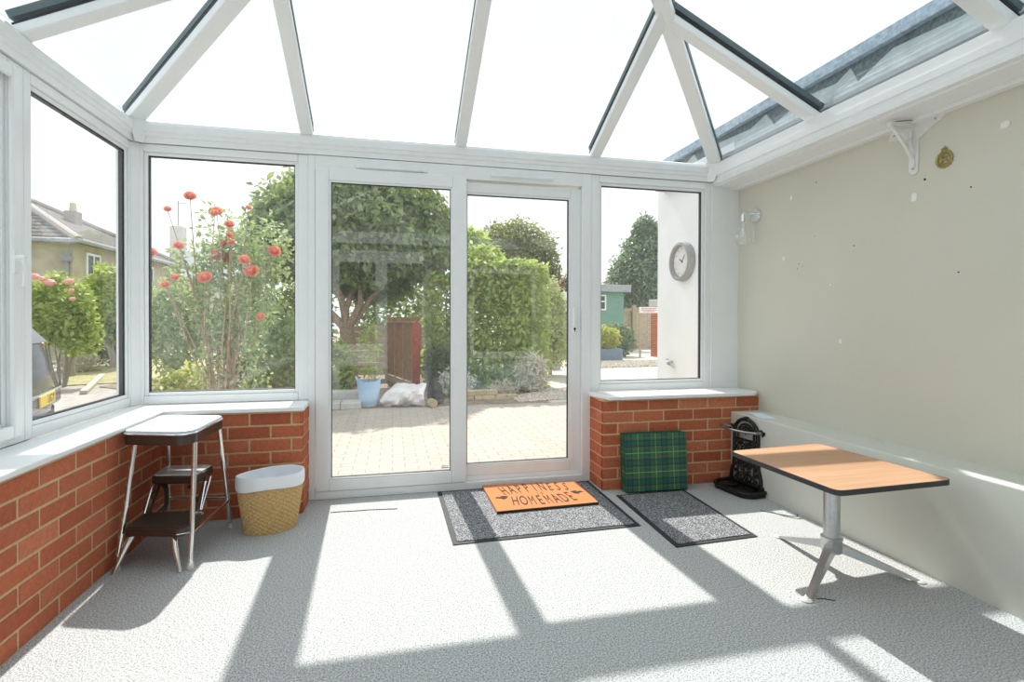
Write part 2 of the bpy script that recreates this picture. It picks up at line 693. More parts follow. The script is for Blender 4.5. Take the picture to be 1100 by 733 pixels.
def letters(name, text, mat, parent, fn, size, bold=0.0, depth=.0008):
    """text as one mesh; fn(character index, count, local x) gives the matrix placing that character"""
    bb = B()
    k = len(text)
    for i, ch in enumerate(text):
        if ch == ' ':
            continue
        if ch == 'M':
            # open capital M: two uprights and a shallow V
            M = fn(i, k)
            t_ = .045 + bold
            for pts in ([(-.34, 0), (-.34 + 2 * t_, 0), (-.34 + 2 * t_, .70), (-.34, .70)], [(.34 - 2 * t_, 0), (.34, 0), (.34, .70), (.34 - 2 * t_, .70)],
                        [(-.34, .70), (-t_, .28), (t_, .28), (-.34 + 2.4 * t_, .70)], [(.34, .70), (.34 - 2.4 * t_, .70), (-t_, .28), (t_, .28)]):
                bb.prism(pts, depth, M)
            continue
        cu = bpy.data.curves.new('lettering', 'FONT')
        cu.body = ch
        cu.size = size
        cu.extrude = depth
        cu.offset = bold
        cu.align_x = 'CENTER'
        cu.resolution_u = 3
        ob = bpy.data.objects.new('lettering', cu)
        COL.objects.link(ob)
        dg = bpy.context.evaluated_depsgraph_get()
        me = ob.evaluated_get(dg).to_mesh()
        M = fn(i, k)
        bb.add([M @ v_.co for v_ in me.vertices], [tuple(p.vertices) for p in me.polygons])
        ob.evaluated_get(dg).to_mesh_clear()
        bpy.data.objects.remove(ob)
        bpy.data.curves.remove(cu)
    return obj(name, bb, mat, parent)


# ------------------------------------------------------------------ the ground outside
G = -.10
b = B().box(-60, 60, -12, 90, -.6, G)
struct('ground', b, 'driveway')
b = B().box(-1.25, 5.2, 3.62, 7.42, G - .04, G + .012)
struct('patio', b, 'paving')
b = B().prism([(1.0, 7.42), (5.2, 7.42), (9.5, 15.5), (14, 21), (9, 21), (5.6, 16.5), (2.2, 10.2), (2.3, 8.2)], .05, Matrix.Translation((0, 0, G - .04)))
struct('path', b, 'path_pale')
b = B().prism([(-5.2, 10.9), (-1.0, 7.3), (-.55, 7.42), (2.3, 7.42), (2.3, 9.2), (4.2, 14.3), (-3, 16), (-4.8, 13.6)], .05, Matrix.Translation((0, 0, G - .035)))
struct('ground_soil', b, 'soil')
b = B().prism([(-5.9, 11.2), (-4.9, 11.6), (-3.2, 13.2), (-3.0, 26), (-13, 27), (-8.2, 16)], .05, Matrix.Translation((0, 0, G - .03)))
struct('lawn', b, 'dry_lawn')

# ------------------------------------------------------------------ floor, walls
b = B().box(-1.28, 2.6, -.6, 3.47, -.16, 0)
floor = struct('floor', b, 'carpet')
# an old tear and two seams in the carpet near the door
b = B()
for pts, w in (([(-.353, 3.203), (-.29, 3.206), (-.22, 3.199), (-.15, 3.201), (-.09, 3.195), (.0, 3.185), (.03, 3.180)], .011),
               ([(2.14, 2.68), (2.20, 2.61), (2.25, 2.56), (2.285, 2.55), (2.31, 2.58)], .005),
               ([(1.685, 1.775), (1.71, 1.768), (1.745, 1.745)], .005)):
    for (x0, y0), (x1, y1) in zip(pts[:-1], pts[1:]):
        b.bar((x0, y0, .0), (x1, y1, .0), w * random.uniform(.5, 1), .003)
obj('carpet_tear', b, 'gasket', floor)

SB, ST = .605, .63            # sill underside / top


def brick_run(b, along, a0, a1, face, z0, courses, flip=1, half0=False, thick=.102, bl=.215, j=.010, ch=.065):
    """stretcher bond; along 'x' -> face is y of the front (towards -y); 'y' -> face is x"""
    z = z0
    for c in range(courses):
        a = a0 - (bl + j) / 2 * ((c + (1 if half0 else 0)) % 2)
        while a < a1 - .005:
            s, e = max(a, a0), min(a + bl, a1)
            if e - s > .02:
                r = random.uniform(-.0015, .0015)
                if along == 'x':
                    b.box(s, e, face + r, face + .02, z, z + ch)
                elif flip > 0:
                    b.box(face - .02, face + r, s, e, z, z + ch)
                else:
                    b.box(face + r, face + .02, s, e, z, z + ch)
            a += bl + j
        z += ch + j


BF = 3.222       # front face of the brick dwarf walls under the back windows
# left dwarf wall
wl = struct('wall_left', B().box(-1.52, -1.243, -.6, 3.53, -.1, SB), 'mortar')
b = B()
brick_run(b, 'y', -.6, BF + .06, -1.24, .003, 8, 1)
obj('brickwork', b, 'brick_red', wl, bevel=.003)
# back dwarf wall, left of the door
wbl = struct('wall_back', B().box(-1.243, -.512, BF + .003, 3.53, -.1, SB), 'mortar')
b = B()
brick_run(b, 'x', -1.24, -.508, BF, .003, 8, half0=True)
z = .003
for c in range(8):
    if c % 2:
        b.box(-.53, -.508, BF + .001, BF + .10, z, z + .065)
        b.box(-.53, -.508, BF + .11, 3.455, z, z + .065)
    else:
        b.box(-.53, -.508, BF + .001, BF + .213, z, z + .065)
    z += .075
obj('brickwork', b, 'brick_red', wbl, bevel=.003)
# back dwarf wall, right of the door
wbr = struct('wall_back.001', B().box(1.366, 2.60, BF + .003, 3.53, -.1, SB), 'mortar')
b = B()
brick_run(b, 'x', 1.362, 2.56, BF, .003, 8)
z = .003
for c in range(8):
    if c % 2 == 0:
        b.box(1.362, 1.384, BF + .001, BF + .10, z, z + .065)
        b.box(1.362, 1.384, BF + .11, 3.455, z, z + .065)
    else:
        b.box(1.362, 1.384, BF + .001, BF + .06, z, z + .065)
        b.box(1.362, 1.384, BF + .07, 3.455, z, z + .065)
    z += .075
obj('brickwork', b, 'brick_red', wbr, bevel=.003)

# right wall (house side) and the ledge along its foot
wr = struct('wall_right', B().box(2.55, 2.70, -.6, 3.53, -.1, 2.40), 'plaster')
ledge = struct('wall_right_ledge', B().box(2.33, 2.56, -.6, BF + .004, -.05, .495), 'plaster_low', bevel=.006)
b = B()
for y, z, w, h in ((2.093, 1.755, .026, .045), (2.526, 1.014, .016, .028), (2.982, 1.55, .018, .03), (1.697, 1.973, .036, .03), (2.919, 1.94, .014, .026), (2.60, 1.35, .010, .014)):
    b.prism([(-w / 2, -h * .3), (-w * .2, -h / 2), (w / 2, -h * .4), (w * .45, h * .3), (w * .1, h / 2), (-w / 2, h * .4)], .003,
            Matrix.Translation((2.55, y, z)) @ Matrix(((0, 0, -1, 0), (1, 0, 0, 0), (0, 1, 0, 0), (0, 0, 0, 1))))
obj('filler_patch', b, 'filler', wr)
b = B()
for y, z, r in ((2.04, 1.83, .006), (2.713, 1.99, .004), (2.44, 1.56, .004), (1.83, 1.74, .004), (2.85, 1.50, .004), (2.86, 1.47, .003), (2.82, 1.48, .003), (1.88, 1.36, .004), (2.72, 1.66, .003)):
    b.lathe([(r, 0), (r * .9, .0015)], (2.5495, y, z), 10, Matrix.Rotation(-PI / 2, 4, 'Y'))
obj('screw_hole', b, 'gasket', wr)

# wall of the house behind the viewer, with a window and a glazed door that the panes reflect
wh = sroot('wall_house')
b = B()
holes = [(-.85, .55, .0, 2.10), (1.12, 2.12, .60, 1.90)]
b.box(-1.6, -.85, -.75, -.6, -.1, 3.3)
b.box(.55, 1.12, -.75, -.6, -.1, 3.3)
b.box(2.12, 2.7, -.75, -.6, -.1, 3.3)
b.box(-.85, .55, -.75, -.6, 2.10, 3.3)
b.box(1.12, 2.12, -.75, -.6, -.1, .60)
b.box(1.12, 2.12, -.75, -.6, 1.90, 3.3)
obj('rear_masonry', b, 'rear_render', wh)
obj('rear_wall_plate', B().box(-1.45, 2.34, -.6, -.57, 2.20, 2.36), 'upvc', wh, bevel=.004)
b = B()
b.box(-1.6, 2.7, -2.2, -2.1, -.1, 2.6)
b.box(-1.6, 2.7, -2.1, -.75, -.2, -.1)
b.box(-1.6, 2.7, -2.1, -.75, 2.5, 2.6)
b.box(-1.7, -1.6, -2.2, -.75, -.1, 2.6)
b.box(2.7, 2.8, -2.2, -.75, -.1, 2.6)
obj('inner_room', b, 'slate_blue', wh)
d3 = sroot('door_3')
b = B().frame(-.85, .55, 0, 2.10, .06, .06, -.68, -.6)
b.frame(-.79, -.15, .06, 2.04, .08, .10, -.67, -.6)
b.frame(-.15, .49, .06, 2.04, .08, .10, -.67, -.6)
b.box(-.71, -.23, -.66, -.61, .5, .8)
obj('door_frame', b, 'upvc', d3, bevel=.004)
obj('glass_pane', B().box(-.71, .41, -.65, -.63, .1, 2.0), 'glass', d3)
b = B().box(1.10, 2.13, -.61, -.575, .14, .575)
obj('infill_panel', b, 'panel_teal', wh, bevel=.004)
obj('panel_frame', B().frame(1.06, 2.17, .10, .60, .045, .05, -.62, -.56), 'upvc', wh, bevel=.004)
w9 = sroot('window_9')
b = B().frame(1.12, 2.12, .60, 1.90, .06, .07, -.68, -.6)
b.box(1.08, 2.16, -.62, -.5, .575, .60)
obj('window_frame', b, 'upvc', w9, bevel=.004)
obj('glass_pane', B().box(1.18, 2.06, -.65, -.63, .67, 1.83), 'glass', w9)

# ------------------------------------------------------------------ window sills
b = B().prism([(-1.225, 0), (-1.225, 3.195), (-.495, 3.195), (-.505, 3.46), (-1.475, 3.46), (-1.475, 0), (-1.475, -.58), (-1.225, -.58)], ST - SB, Matrix.Translation((0, 0, SB)))
struct('trim_1', b, 'upvc_sill', bevel=.006, seg=3)
b = B().prism([(1.345, 3.44), (1.352, 3.37), (1.39, 3.185), (2.49, 3.185), (2.545, 3.22), (2.545, 3.46), (1.352, 3.46)], ST - SB, Matrix.Translation((0, 0, SB)))
struct('trim_2', b, 'upvc_sill', bevel=.006, seg=3)


# ------------------------------------------------------------------ windows
def window(idx, axis, a0, a1, z0, z1, g, face, sgn, vents=()):
    """g = (glass a0, a1, z0, z1); face = inner plane; sgn = outward direction along the normal"""
    w = sroot('window_%d' % idx)
    g0, g1, h0, h1 = g
    b = B()
    d0, d1 = sorted((face, face + sgn * .07))

    def bx(bb, p0, p1, q0, q1, e0, e1):
        e0, e1 = sorted((face + sgn * e0, face + sgn * e1))
        if axis == 'y':
            bb.box(p0, p1, e0, e1, q0, q1)
        else:
            bb.box(e0, e1, p0, p1, q0, q1)
    bx(b, a0, g0 - .02, z0, z1, 0, .07)
    bx(b, g1 + .02, a1, z0, z1, 0, .07)
    bx(b, g0 - .02, g1 + .02, z0, h0 - .02, 0, .07)
    bx(b, g0 - .02, g1 + .02, h1 + .02, z1, 0, .07)
    obj('window_frame', b, 'upvc', w, bevel=.005)
    b = B()
    bx(b, g0 - .02, g0, h0 - .02, h1 + .02, .010, .05)
    bx(b, g1, g1 + .02, h0 - .02, h1 + .02, .010, .05)
    bx(b, g0, g1, h0 - .02, h0, .010, .05)
    bx(b, g0, g1, h1, h1 + .02, .010, .05)
    obj('glazing_bead', b, 'upvc', w, bevel=.004)
    b = B()
    q = .004
    bx(b, g0, g0 + q, h0, h1, .018, .046)
    bx(b, g1 - q, g1, h0, h1, .018, .046)
    bx(b, g0 + q, g1 - q, h0, h0 + q, .018, .046)
    bx(b, g0 + q, g1 - q, h1 - q, h1, .018, .046)
    obj('gasket', b, 'gasket', w)
    b = B()
    bx(b, g0 + .002, g1 - .002, h0 + .002, h1 - .002, .022, .046)
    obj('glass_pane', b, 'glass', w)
    return w


window(3, 'y', -1.47, -.512, ST, 2.165, (-1.403, -.592, .70, 2.10), 3.46, 1)
window(4, 'y', 1.366, 2.32, ST, 2.165, (1.45, 2.25, .70, 2.095), 3.46, 1)
window(1, 'x', 2.535, 3.46, ST, 2.165, (2.60, 3.395, .70, 2.10), -1.475, -1)
w2 = window(2, 'x', 1.58, 2.535, ST, 2.165, (1.68, 2.425, .72, 2.08), -1.475, -1)
window(5, 'x', .62, 1.575, ST, 2.165, (.69, 1.505, .70, 2.10), -1.475, -1)
window(6, 'x', -.58, .615, ST, 2.165, (-.51, .545, .70, 2.10), -1.475, -1)
# the opening casement stands a little proud and carries the handle
b = B().frame(1.62, 2.492, .66, 2.135, .05, .05, -1.475, -1.455, 'x')
obj('casement', b, 'upvc', w2, bevel=.006)
b = B()
b.box(-1.455, -1.446, 2.430, 2.458, 1.315, 1.405)
b.lathe([(.013, 0), (.013, .018), (.010, .03)], (-1.447, 2.444, 1.375), 14, Matrix.Rotation(PI / 2, 4, 'Y'))
b.tube([(-1.425, 2.444, 1.378), (-1.420, 2.448, 1.355), (-1.420, 2.450, 1.31), (-1.425, 2.447, 1.262)], [.012, .011, .0085, .007], 10)
hd = obj('window_handle', b, 'upvc', w2, smooth=True)
obj('key_slot', B().lathe([(.005, 0), (.005, .003)], (-1.4165, 2.444, 1.375), 10, Matrix.Rotation(PI / 2, 4, 'Y')), 'gasket', hd)

# corner posts
b = B().box(-1.545, -1.47, 3.46, 3.535, -.1, 2.17)
b.prism([(-1.475, 3.46), (-1.44, 3.46), (-1.475, 3.425)], 2.165 - ST, Matrix.Translation((0, 0, ST)))
struct('trim_3', b, 'upvc', bevel=.003)
b = B().box(2.32, 2.56, 3.452, 3.53, ST, 2.165)
struct('trim_4', b, 'upvc', bevel=.004)

# ------------------------------------------------------------------ sliding door
dfr = sroot('door_1')
b = B()
b.box(-.512, -.472, 3.452, 3.55, .0, 2.165)
b.box(1.300, 1.366, 3.452, 3.55, .0, 2.165)
b.box(-.472, 1.300, 3.452, 3.55, 2.075, 2.165)
b.box(-.472, 1.300, 3.446, 3.55, .0, .05)
b.box(-.472, 1.300, 3.478, 3.55, .05, .078)
obj('outer_frame', b, 'upvc', dfr, bevel=.004)
for x0, x1 in ((-.225, .225), (.643, 1.085)):
    v = obj('trickle_vent', B().box(x0, x1, 3.436, 3.452, 2.098, 2.122), 'upvc', dfr, bevel=.006)
    obj('vent_flap', B().box(x0 + .03, x1 - .03, 3.431, 3.437, 2.103, 2.117), 'upvc', v, bevel=.002)


def leaf_panel(name, x0, x1, z0, z1, g, y0, y1, ynear=None):
    w = obj(name, B().box(x0, g[0] - .012, y0, y1, z0, z1).box(g[1] + .012, x1, y0, y1, z0, z1)
            .box(g[0] - .012, g[1] + .012, y0, y1, z0, g[2] - .012).box(g[0] - .012, g[1] + .012, y0, y1, g[3] + .012, z1), 'upvc', dfr, bevel=.005)
    b = B().frame(g[0] - .012, g[1] + .012, g[2] - .012, g[3] + .012, .012, .012, y0 + .006, y1 - .004)
    obj('glazing_bead', b, 'upvc', w, bevel=.003)
    b = B().frame(g[0], g[1], g[2], g[3], .004, .004, y0 + .012, y1 - .006)
    obj('gasket', b, 'gasket', w)
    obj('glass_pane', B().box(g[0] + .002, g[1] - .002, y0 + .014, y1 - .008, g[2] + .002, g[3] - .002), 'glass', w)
    return w


l1 = leaf_panel('sliding_panel', -.468, .481, .052, 2.092, (-.376, .376, .134, 2.0), 3.440, 3.478)
l2 = leaf_panel('fixed_panel', .44, 1.300, .078, 2.06, (.491, 1.212, .158, 1.983), 3.480, 3.522)
# lever-less pull handle with a cylinder lock
b = B().box(1.236, 1.262, 3.462, 3.482, 1.03, 1.225)
hp = obj('door_handle', b, 'upvc_sill', l2, bevel=.008, seg=3)
obj('lock_cylinder', B().lathe([(.0085, 0), (.0085, .006)], (1.249, 3.462, 1.075), 14, Matrix.Rotation(PI / 2, 4, 'X')).box(1.246, 1.252, 3.4555, 3.459, 1.055, 1.075), 'gasket', hp)
# small glass maker's mark in the corner of the pane
b = B()
for i in range(4):
    b.box(.318 + i * .012, .327 + i * .012, 3.4512, 3.4535, .150, .160)
    b.box(.318 + i * .012, .327 + i * .012, 3.4512, 3.4535, .163, .169)
obj('glass_mark', b, 'seam_grey', l1)

# ------------------------------------------------------------------ eaves beams
prof = [(0, 2.168), (-.012, 2.168), (-.014, 2.200), (-.020, 2.204), (-.020, 2.226), (-.026, 2.232), (-.026, 2.270), (-.012, 2.292), (.03, 2.31), (.09, 2.31), (.09, 2.168)]


def sweep(b, prof, p0, p1, inward, mitre0=0, mitre1=0):
    """profile (d along inward axis is negative = into room, z)"""
    p0, p1, inw = Vector(p0), Vector(p1), Vector(inward)
    d = (p1 - p0).normalized()
    k = len(prof)
    vs = []
    for p, mt in ((p0, mitre0), (p1, mitre1)):
        for o_, z_ in prof:
            vs.append(p - inw * o_ + d * (mt * -o_) + Vector((0, 0, z_)))
    b.add(vs, [tuple(range(k))[::-1], tuple(range(k, 2 * k))] + [(i, (i + 1) % k, k + (i + 1) % k, k + i) for i in range(k)])
    return b


te = struct('trim_5', sweep(B(), prof, (-1.475, 3.46, 0), (2.36, 3.46, 0), (0, -1, 0), 1, -1), 'upvc')
b = B()
for x in (-1.43, 2.30):
    s = 1 if x < 0 else -1
    b.prism([(-.055, 2.165), (.02 * s, 2.162), (.055, 2.165), (.06, 2.285), (-.06, 2.285)] if 0 else [(-.022, 2.162), (.022, 2.162), (.062, 2.296), (-.062, 2.296)], .006,
            Matrix.Translation((x, 3.425 if x < 0 else 3.425, 0)) @ Matrix.Rotation(s * math.radians(45), 4, 'Z') @ Matrix(((1, 0, 0, 0), (0, 0, -1, 0), (0, 1, 0, 0), (0, 0, 0, 1))))
obj('corner_cover', b, 'upvc', te, bevel=.002)
struct('trim_6', sweep(B(), prof, (-1.475, -.58, 0), (-1.475, 3.46, 0), (1, 0, 0), 0, -1), 'upvc')
prof_r = [(.0, 2.146), (-.018, 2.146), (-.022, 2.17), (-.014, 2.175), (-.014, 2.20), (-.022, 2.205), (-.022, 2.24), (-.014, 2.2405), (-.014, 2.297), (.0, 2.2975), (.02, 2.298), (.034, 2.298), (.034, 2.146)]
tr = struct('trim_7', sweep(B(), prof_r, (2.345, -.58, 0), (2.345, 3.46, 0), (-1, 0, 0), 0, -1), 'upvc')
b = B().box(2.36, 2.555, -.58, 3.458, 2.136, 2.16)
b.box(2.505, 2.553, -.58, 3.458, 2.116, 2.137)
obj('soffit_board', b, 'upvc_sill', tr, bevel=.003)

# ------------------------------------------------------------------ glazed hipped roof
ceil = sroot('ceiling')
XL, XR, YB, ZE = -1.49, 2.375, 3.475, 2.318
SL = math.tan(math.radians(25.5))
XM = (XL + XR) / 2
HALF = XM - XL
YA = YB - HALF
ZA = ZE + HALF * SL
cs, sn = math.cos(math.atan(SL)), math.sin(math.atan(SL))
YR = -.62


def pane(corners, nrm, name='roof_pane'):
    obj(name, B().quad_sheet(corners, .024, nrm), 'roof_glass', ceil)


jack = [-.52, .438, 1.395]
rows = [2.53, 1.57, .60, -.36]
# back slope, split at the rafters


def zb(y): return ZE + (YB - y) * SL
def zl(x): return ZE + (x - XL) * SL
def zr(x): return ZE + (XR - x) * SL


nb, nl, nr = (0, sn, cs), (-sn, 0, cs), (sn, 0, cs)
e = .0
pane([(XL, YB, ZE), (jack[0], YB, ZE), (jack[0], YB - (jack[0] - XL), zb(YB - (jack[0] - XL)))], nb)
pane([(jack[0], YB, ZE), (XM, YB, ZE), (XM, YA, ZA), (jack[0], YB - (jack[0] - XL), zl(jack[0]))], nb)
yj = YB - (XR - jack[2])
pane([(XM, YB, ZE), (jack[2], YB, ZE), (jack[2], yj, zb(yj)), (XM, YA, ZA)], nb)
pane([(jack[2], YB, ZE), (XR, YB, ZE), (jack[2], yj, zb(yj))], nb)
# left slope and right slope
xl1 = XL + (YB - rows[0])
xr1 = XR - (YB - rows[0])
pane([(XL, YB, ZE), (xl1, rows[0], zl(xl1)), (XL, rows[0], ZE)], nl)
pane([(XL, rows[0], ZE), (xl1, rows[0], zl(xl1)), (XM, YA, ZA), (XM, rows[1], ZA), (XL, rows[1], ZE)], nl)
pane([(XL, rows[1], ZE), (XM, rows[1], ZA), (XM, rows[2], ZA), (XL, rows[2], ZE)], nl)
pane([(XL, rows[2], ZE), (XM, rows[2], ZA), (XM, YR, ZA), (XL, YR, ZE)], nl)
pane([(XR, YB, ZE), (XR, rows[0], ZE), (xr1, rows[0], zr(xr1))], nr)
pane([(XR, rows[0], ZE), (XR, rows[1], ZE), (XM, rows[1], ZA), (XM, YA, ZA), (xr1, rows[0], zr(xr1))], nr)
pane([(XR, rows[1], ZE), (XR, rows[2], ZE), (XM, rows[2], ZA), (XM, rows[1], ZA)], nr)
pane([(XR, rows[2], ZE), (XR, YR, ZE), (XM, YR, ZA), (XM, rows[2], ZA)], nr)


def rafter(a, bb_, nrm, w=.074, name='rafter', hang=.045):
    n_ = Vector(nrm).normalized()
    r = obj(name, B().bar(a, bb_, w, hang, n_, -hang), 'upvc', ceil, bevel=.006)
    b = B().bar(a, bb_, w * .9, .032, n_, .026)
    obj('rafter_cap', b, 'rafter_cap', r)
    b = B().bar(a, bb_, w * 1.06, .006, n_, -.004)
    obj('rafter_gasket', b, 'gasket', r)


rafter((jack[0], YB, ZE), (jack[0], YB - (jack[0] - XL), zl(jack[0])), nb)
rafter((XM, YB, ZE), (XM, YA, ZA), nb)
rafter((jack[2], YB, ZE), (jack[2], yj, zb(yj)), nb)
rafter((XL, rows[0], ZE), (xl1, rows[0], zl(xl1)), nl)
rafter((XR, rows[0], ZE), (xr1, rows[0], zr(xr1)), nr)
for y in rows[1:]:
    rafter((XL, y, ZE), (XM, y, ZA), nl)
    rafter((XR, y, ZE), (XM, y, ZA), nr)
rafter((XL, YB, ZE), (XM, YA, ZA), Vector(nb) + Vector(nl), .085, 'hip_rafter', .05)
rafter((XR, YB, ZE), (XM, YA, ZA), Vector(nb) + Vector(nr), .085, 'hip_rafter', .05)
rafter((XM, YA, ZA), (XM, YR, ZA), (0, 0, 1), .12, 'ridge_beam', .06)

# ------------------------------------------------------------------ house wall continuing outside, with its flat roof edge
b = B().box(2.575, 3.3, 3.545, 4.723, -.3, 2.52)
b.box(2.60, 3.3, -.6, 3.545, 2.36, 2.52)
struct('wall_exterior', b, 'render_white')
re_ = sroot('roof_edge')
b = B().box(2.585, 3.3, -.6, 4.73, 2.645, 2.71)
b.box(2.56, 2.60, -.6, 4.75, 2.625, 2.655)
obj('roof_verge', b, 'felt_pale', re_)
obj('fascia_band', B().box(2.60, 3.3, -.6, 4.725, 2.50, 2.645), 'band_dark', re_)
# lead flashing in front of the dark fascia band, its top edge jagged
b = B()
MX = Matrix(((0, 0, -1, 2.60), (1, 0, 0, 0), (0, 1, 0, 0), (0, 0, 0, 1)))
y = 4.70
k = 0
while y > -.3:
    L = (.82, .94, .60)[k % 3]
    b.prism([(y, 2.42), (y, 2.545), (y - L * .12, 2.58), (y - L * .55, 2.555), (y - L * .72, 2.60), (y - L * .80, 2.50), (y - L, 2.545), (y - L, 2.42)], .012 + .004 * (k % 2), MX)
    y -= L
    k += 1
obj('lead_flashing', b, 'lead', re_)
b = B().box(2.48, 2.60, -.6, 4.6, 2.385, 2.40).box(2.52, 2.60, -.6, 4.6, 2.42, 2.432)
obj('box_gutter', b, 'gutter_grey', re_)
obj('gutter_lining', B().box(2.385, 2.60, -.6, 3.5, 2.27, 2.285), 'band_dark', re_)



# ------------------------------------------------------------------ step stool in the left corner
st = thing('step_stool', (-1.05, 2.92, 0), 'chrome legged folding step stool with grey seat in the brick corner', 'step stool')


def rounded(pts, r, n=5):
    """round the corners of a polygon"""
    out = []
    k = len(pts)
    for i in range(k):
        p0, p, p1 = Vector(pts[i - 1]), Vector(pts[i]), Vector(pts[(i + 1) % k])
        rr = r[i] if isinstance(r, (list, tuple)) else r
        a = p + (p0 - p).normalized() * rr
        c = p + (p1 - p).normalized() * rr
        for j in range(n + 1):
            t = j / n
            q = a * (1 - t) ** 2 + p * 2 * t * (1 - t) + c * t * t
            out.append((q.x, q.y))
    return out


seat_poly = rounded([(-1.213, 2.735), (-.955, 2.655), (-.897, 2.70), (-.880, 3.075), (-1.213, 3.165)], [.03, .03, .03, .05, .05])
b = B().prism(seat_poly, .05, Matrix.Translation((0, 0, .552)))
ap = obj('seat_apron', b, 'brown_enamel', st, bevel=.006)
cx_, cy_ = -1.045, 2.91
ins = [(cx_ + (x - cx_) * .985, cy_ + (y - cy_) * .985) for x, y in seat_poly]
b = B().prism(ins, .018, Matrix.Translation((0, 0, .600)))
o = obj('seat', b, 'grey_vinyl', st, bevel=.003)
o['label'] = 'pale grey vinyl seat top'
b = B()
b.tube([(x, y, .603) for x, y in seat_poly], .0045, 6, True)
obj('seat_trim', b, 'chrome', st, smooth=True)
legs_ = [((-1.175, 2.765, .555), (-1.207, 2.665, 0)), ((-.905, 2.715, .555), (-.893, 2.617, 0)), ((-.893, 3.03, .555), (-.858, 3.10, 0)), ((-1.16, 3.10, .555), (-1.185, 3.165, 0))]
for a, c in legs_:
    a, c = Vector(a), Vector(c)
    lg = obj('leg', B().tube([a, c.lerp(a, .5), c + Vector((0, 0, .012))], .0115, 12), 'chrome', st, smooth=True)
    d = (a - c).normalized()
    obj('foot_cap', B().tube([c, c + d * .028], [.0145, .013], 12), 'rubber_white', lg, smooth=True)


def on_leg(i, z):
    a, c = Vector(legs_[i][0]), Vector(legs_[i][1])
    return c.lerp(a, z / a.z)


for i, j in ((0, 3), (1, 2)):
    obj('side_rail', B().tube([on_leg(i, .150), on_leg(j, .150)], .009, 10), 'chrome', st, smooth=True)
obj('rear_rail', B().tube([on_leg(2, .165), on_leg(3, .165)], .009, 10), 'chrome', st, smooth=True)
# middle step
mid = rounded([(-1.165, 2.90), (-.945, 2.86), (-.925, 3.05), (-1.165, 3.08)], .02)
ms = obj('upper_step', B().prism(mid, .04, Matrix.Translation((0, 0, .315))), 'brown_enamel', st, bevel=.008)
b = B().prism([(-1.055 + (x + 1.055) * .93, 2.97 + (y - 2.97) * .93) for x, y in mid], .008, Matrix.Translation((0, 0, .3545)))
o = obj('step_pad', b, 'grey_vinyl', ms, bevel=.003)
o['label'] = 'pale grey pad'
# lower step with its swing frame
low = rounded([(-1.18, 2.66), (-.935, 2.60), (-.90, 2.62), (-.892, 2.81), (-1.17, 2.86)], .02)
ls = obj('lower_step', B().prism(low, .036, Matrix.Translation((0, 0, .155))), 'brown_enamel', st, bevel=.008)
b = B().prism([(-1.035 + (x + 1.035) * .94, 2.725 + (y - 2.725) * .94) for x, y in low], .007, Matrix.Translation((0, 0, .190)))
obj('step_pad', b, 'brown_vinyl', ls, bevel=.003)
b = B()
b.tube([(-1.18, 2.665, .166), (-.935, 2.604, .166), (-.895, 2.62, .166)], .0035, 6)
obj('step_trim', b, 'chrome', ls, smooth=True)
for a, c in (((-1.155, 2.70, .155), (-1.205, 2.635, .0)), ((-.975, 2.66, .155), (-.925, 2.592, .0))):
    a, c = Vector(a), Vector(c)
    sw = obj('step_leg', B().tube([a, a.lerp(c, .35) + Vector((.0, -.012, 0)), c], [.015, .0135, .010], 12), 'chrome', st, smooth=True)
for x0, x1 in ((-1.13, -1.155), (-.945, -.905)):
    s = 1 if x0 > -1 else -1
    obj('link_arm', B().bar((x0 + .01 * s, 2.98, .32), (x0 + .01 * s, 2.80, .17), .012, .020, (0, 1, 1)), 'brown_enamel', st, bevel=.003)
    obj('brace_rod', B().tube([(x0 + .025 * s, 2.90, .315), (x0 + .028 * s, 2.82, .20), (x0 + .028 * s, 2.835, .192), (x0 + .03 * s, 2.965, .32)], .005, 8), 'chrome', st, smooth=True)
b = B()
for s, x in ((-1, -1.125), (1, -.965)):
    b.tube([(x, 2.93, .32), (x - .03 * s, 2.90, .29), (x - .02 * s, 2.93, .25), (x - .01 * s, 2.955, .20), (x + .005 * s, 2.94, .165)], .012, 8, flat=.5)
obj('scissor_bracket', b, 'brown_enamel', st, smooth=True)
obj('step_rail', B().tube([(-1.12, 3.0, .30), (-.96, 2.98, .30)], .006, 8), 'chrome', st, smooth=True)

# ------------------------------------------------------------------ seagrass bin
bk = thing('waste_basket', (-.640, 3.03, 0), 'oval woven seagrass waste basket with white cloth liner', 'basket')
ang = math.radians(20)
MR = Matrix.Rotation(ang, 4, 'Z')
b = B()
rows_, segs = 46, 150
vs = []
for i in range(rows_ + 1):
    t = i / rows_
    z = .262 * t
    ax = .128 + (.167 - .128) * t ** .9
    ay = .086 + (.110 - .086) * t ** .9
    for k in range(segs):
        a = 2 * PI * k / segs
        w = .0032 * math.sin(i * PI) + .0030 * (1 if (k // 3 + i // 2) % 2 else -1) * (1 if i % 2 else .35) + random.uniform(-.0008, .0008)
        p = MR @ Vector(((ax + w) * math.cos(a), (ay + w) * math.sin(a), z))
        vs.append(p + Vector((-.640, 3.03, 0)))
fs = [(i * segs + k, i * segs + (k + 1) % segs, (i + 1) * segs + (k + 1) % segs, (i + 1) * segs + k) for i in range(rows_) for k in range(segs)]
fs.append(tuple(range(segs))[::-1])
b.add(vs, fs)
obj('woven_body', b, 'seagrass', bk)
b = B()
prof = [(.1, -.03), (.9, -.02), (1.0, 0), (1.012, .02), (1.0, .06), (.985, .068), (.955, .065), (.93, .04), (.84, -.06), (.70, -.18), (.02, -.19)]
segl = 64
vs = []
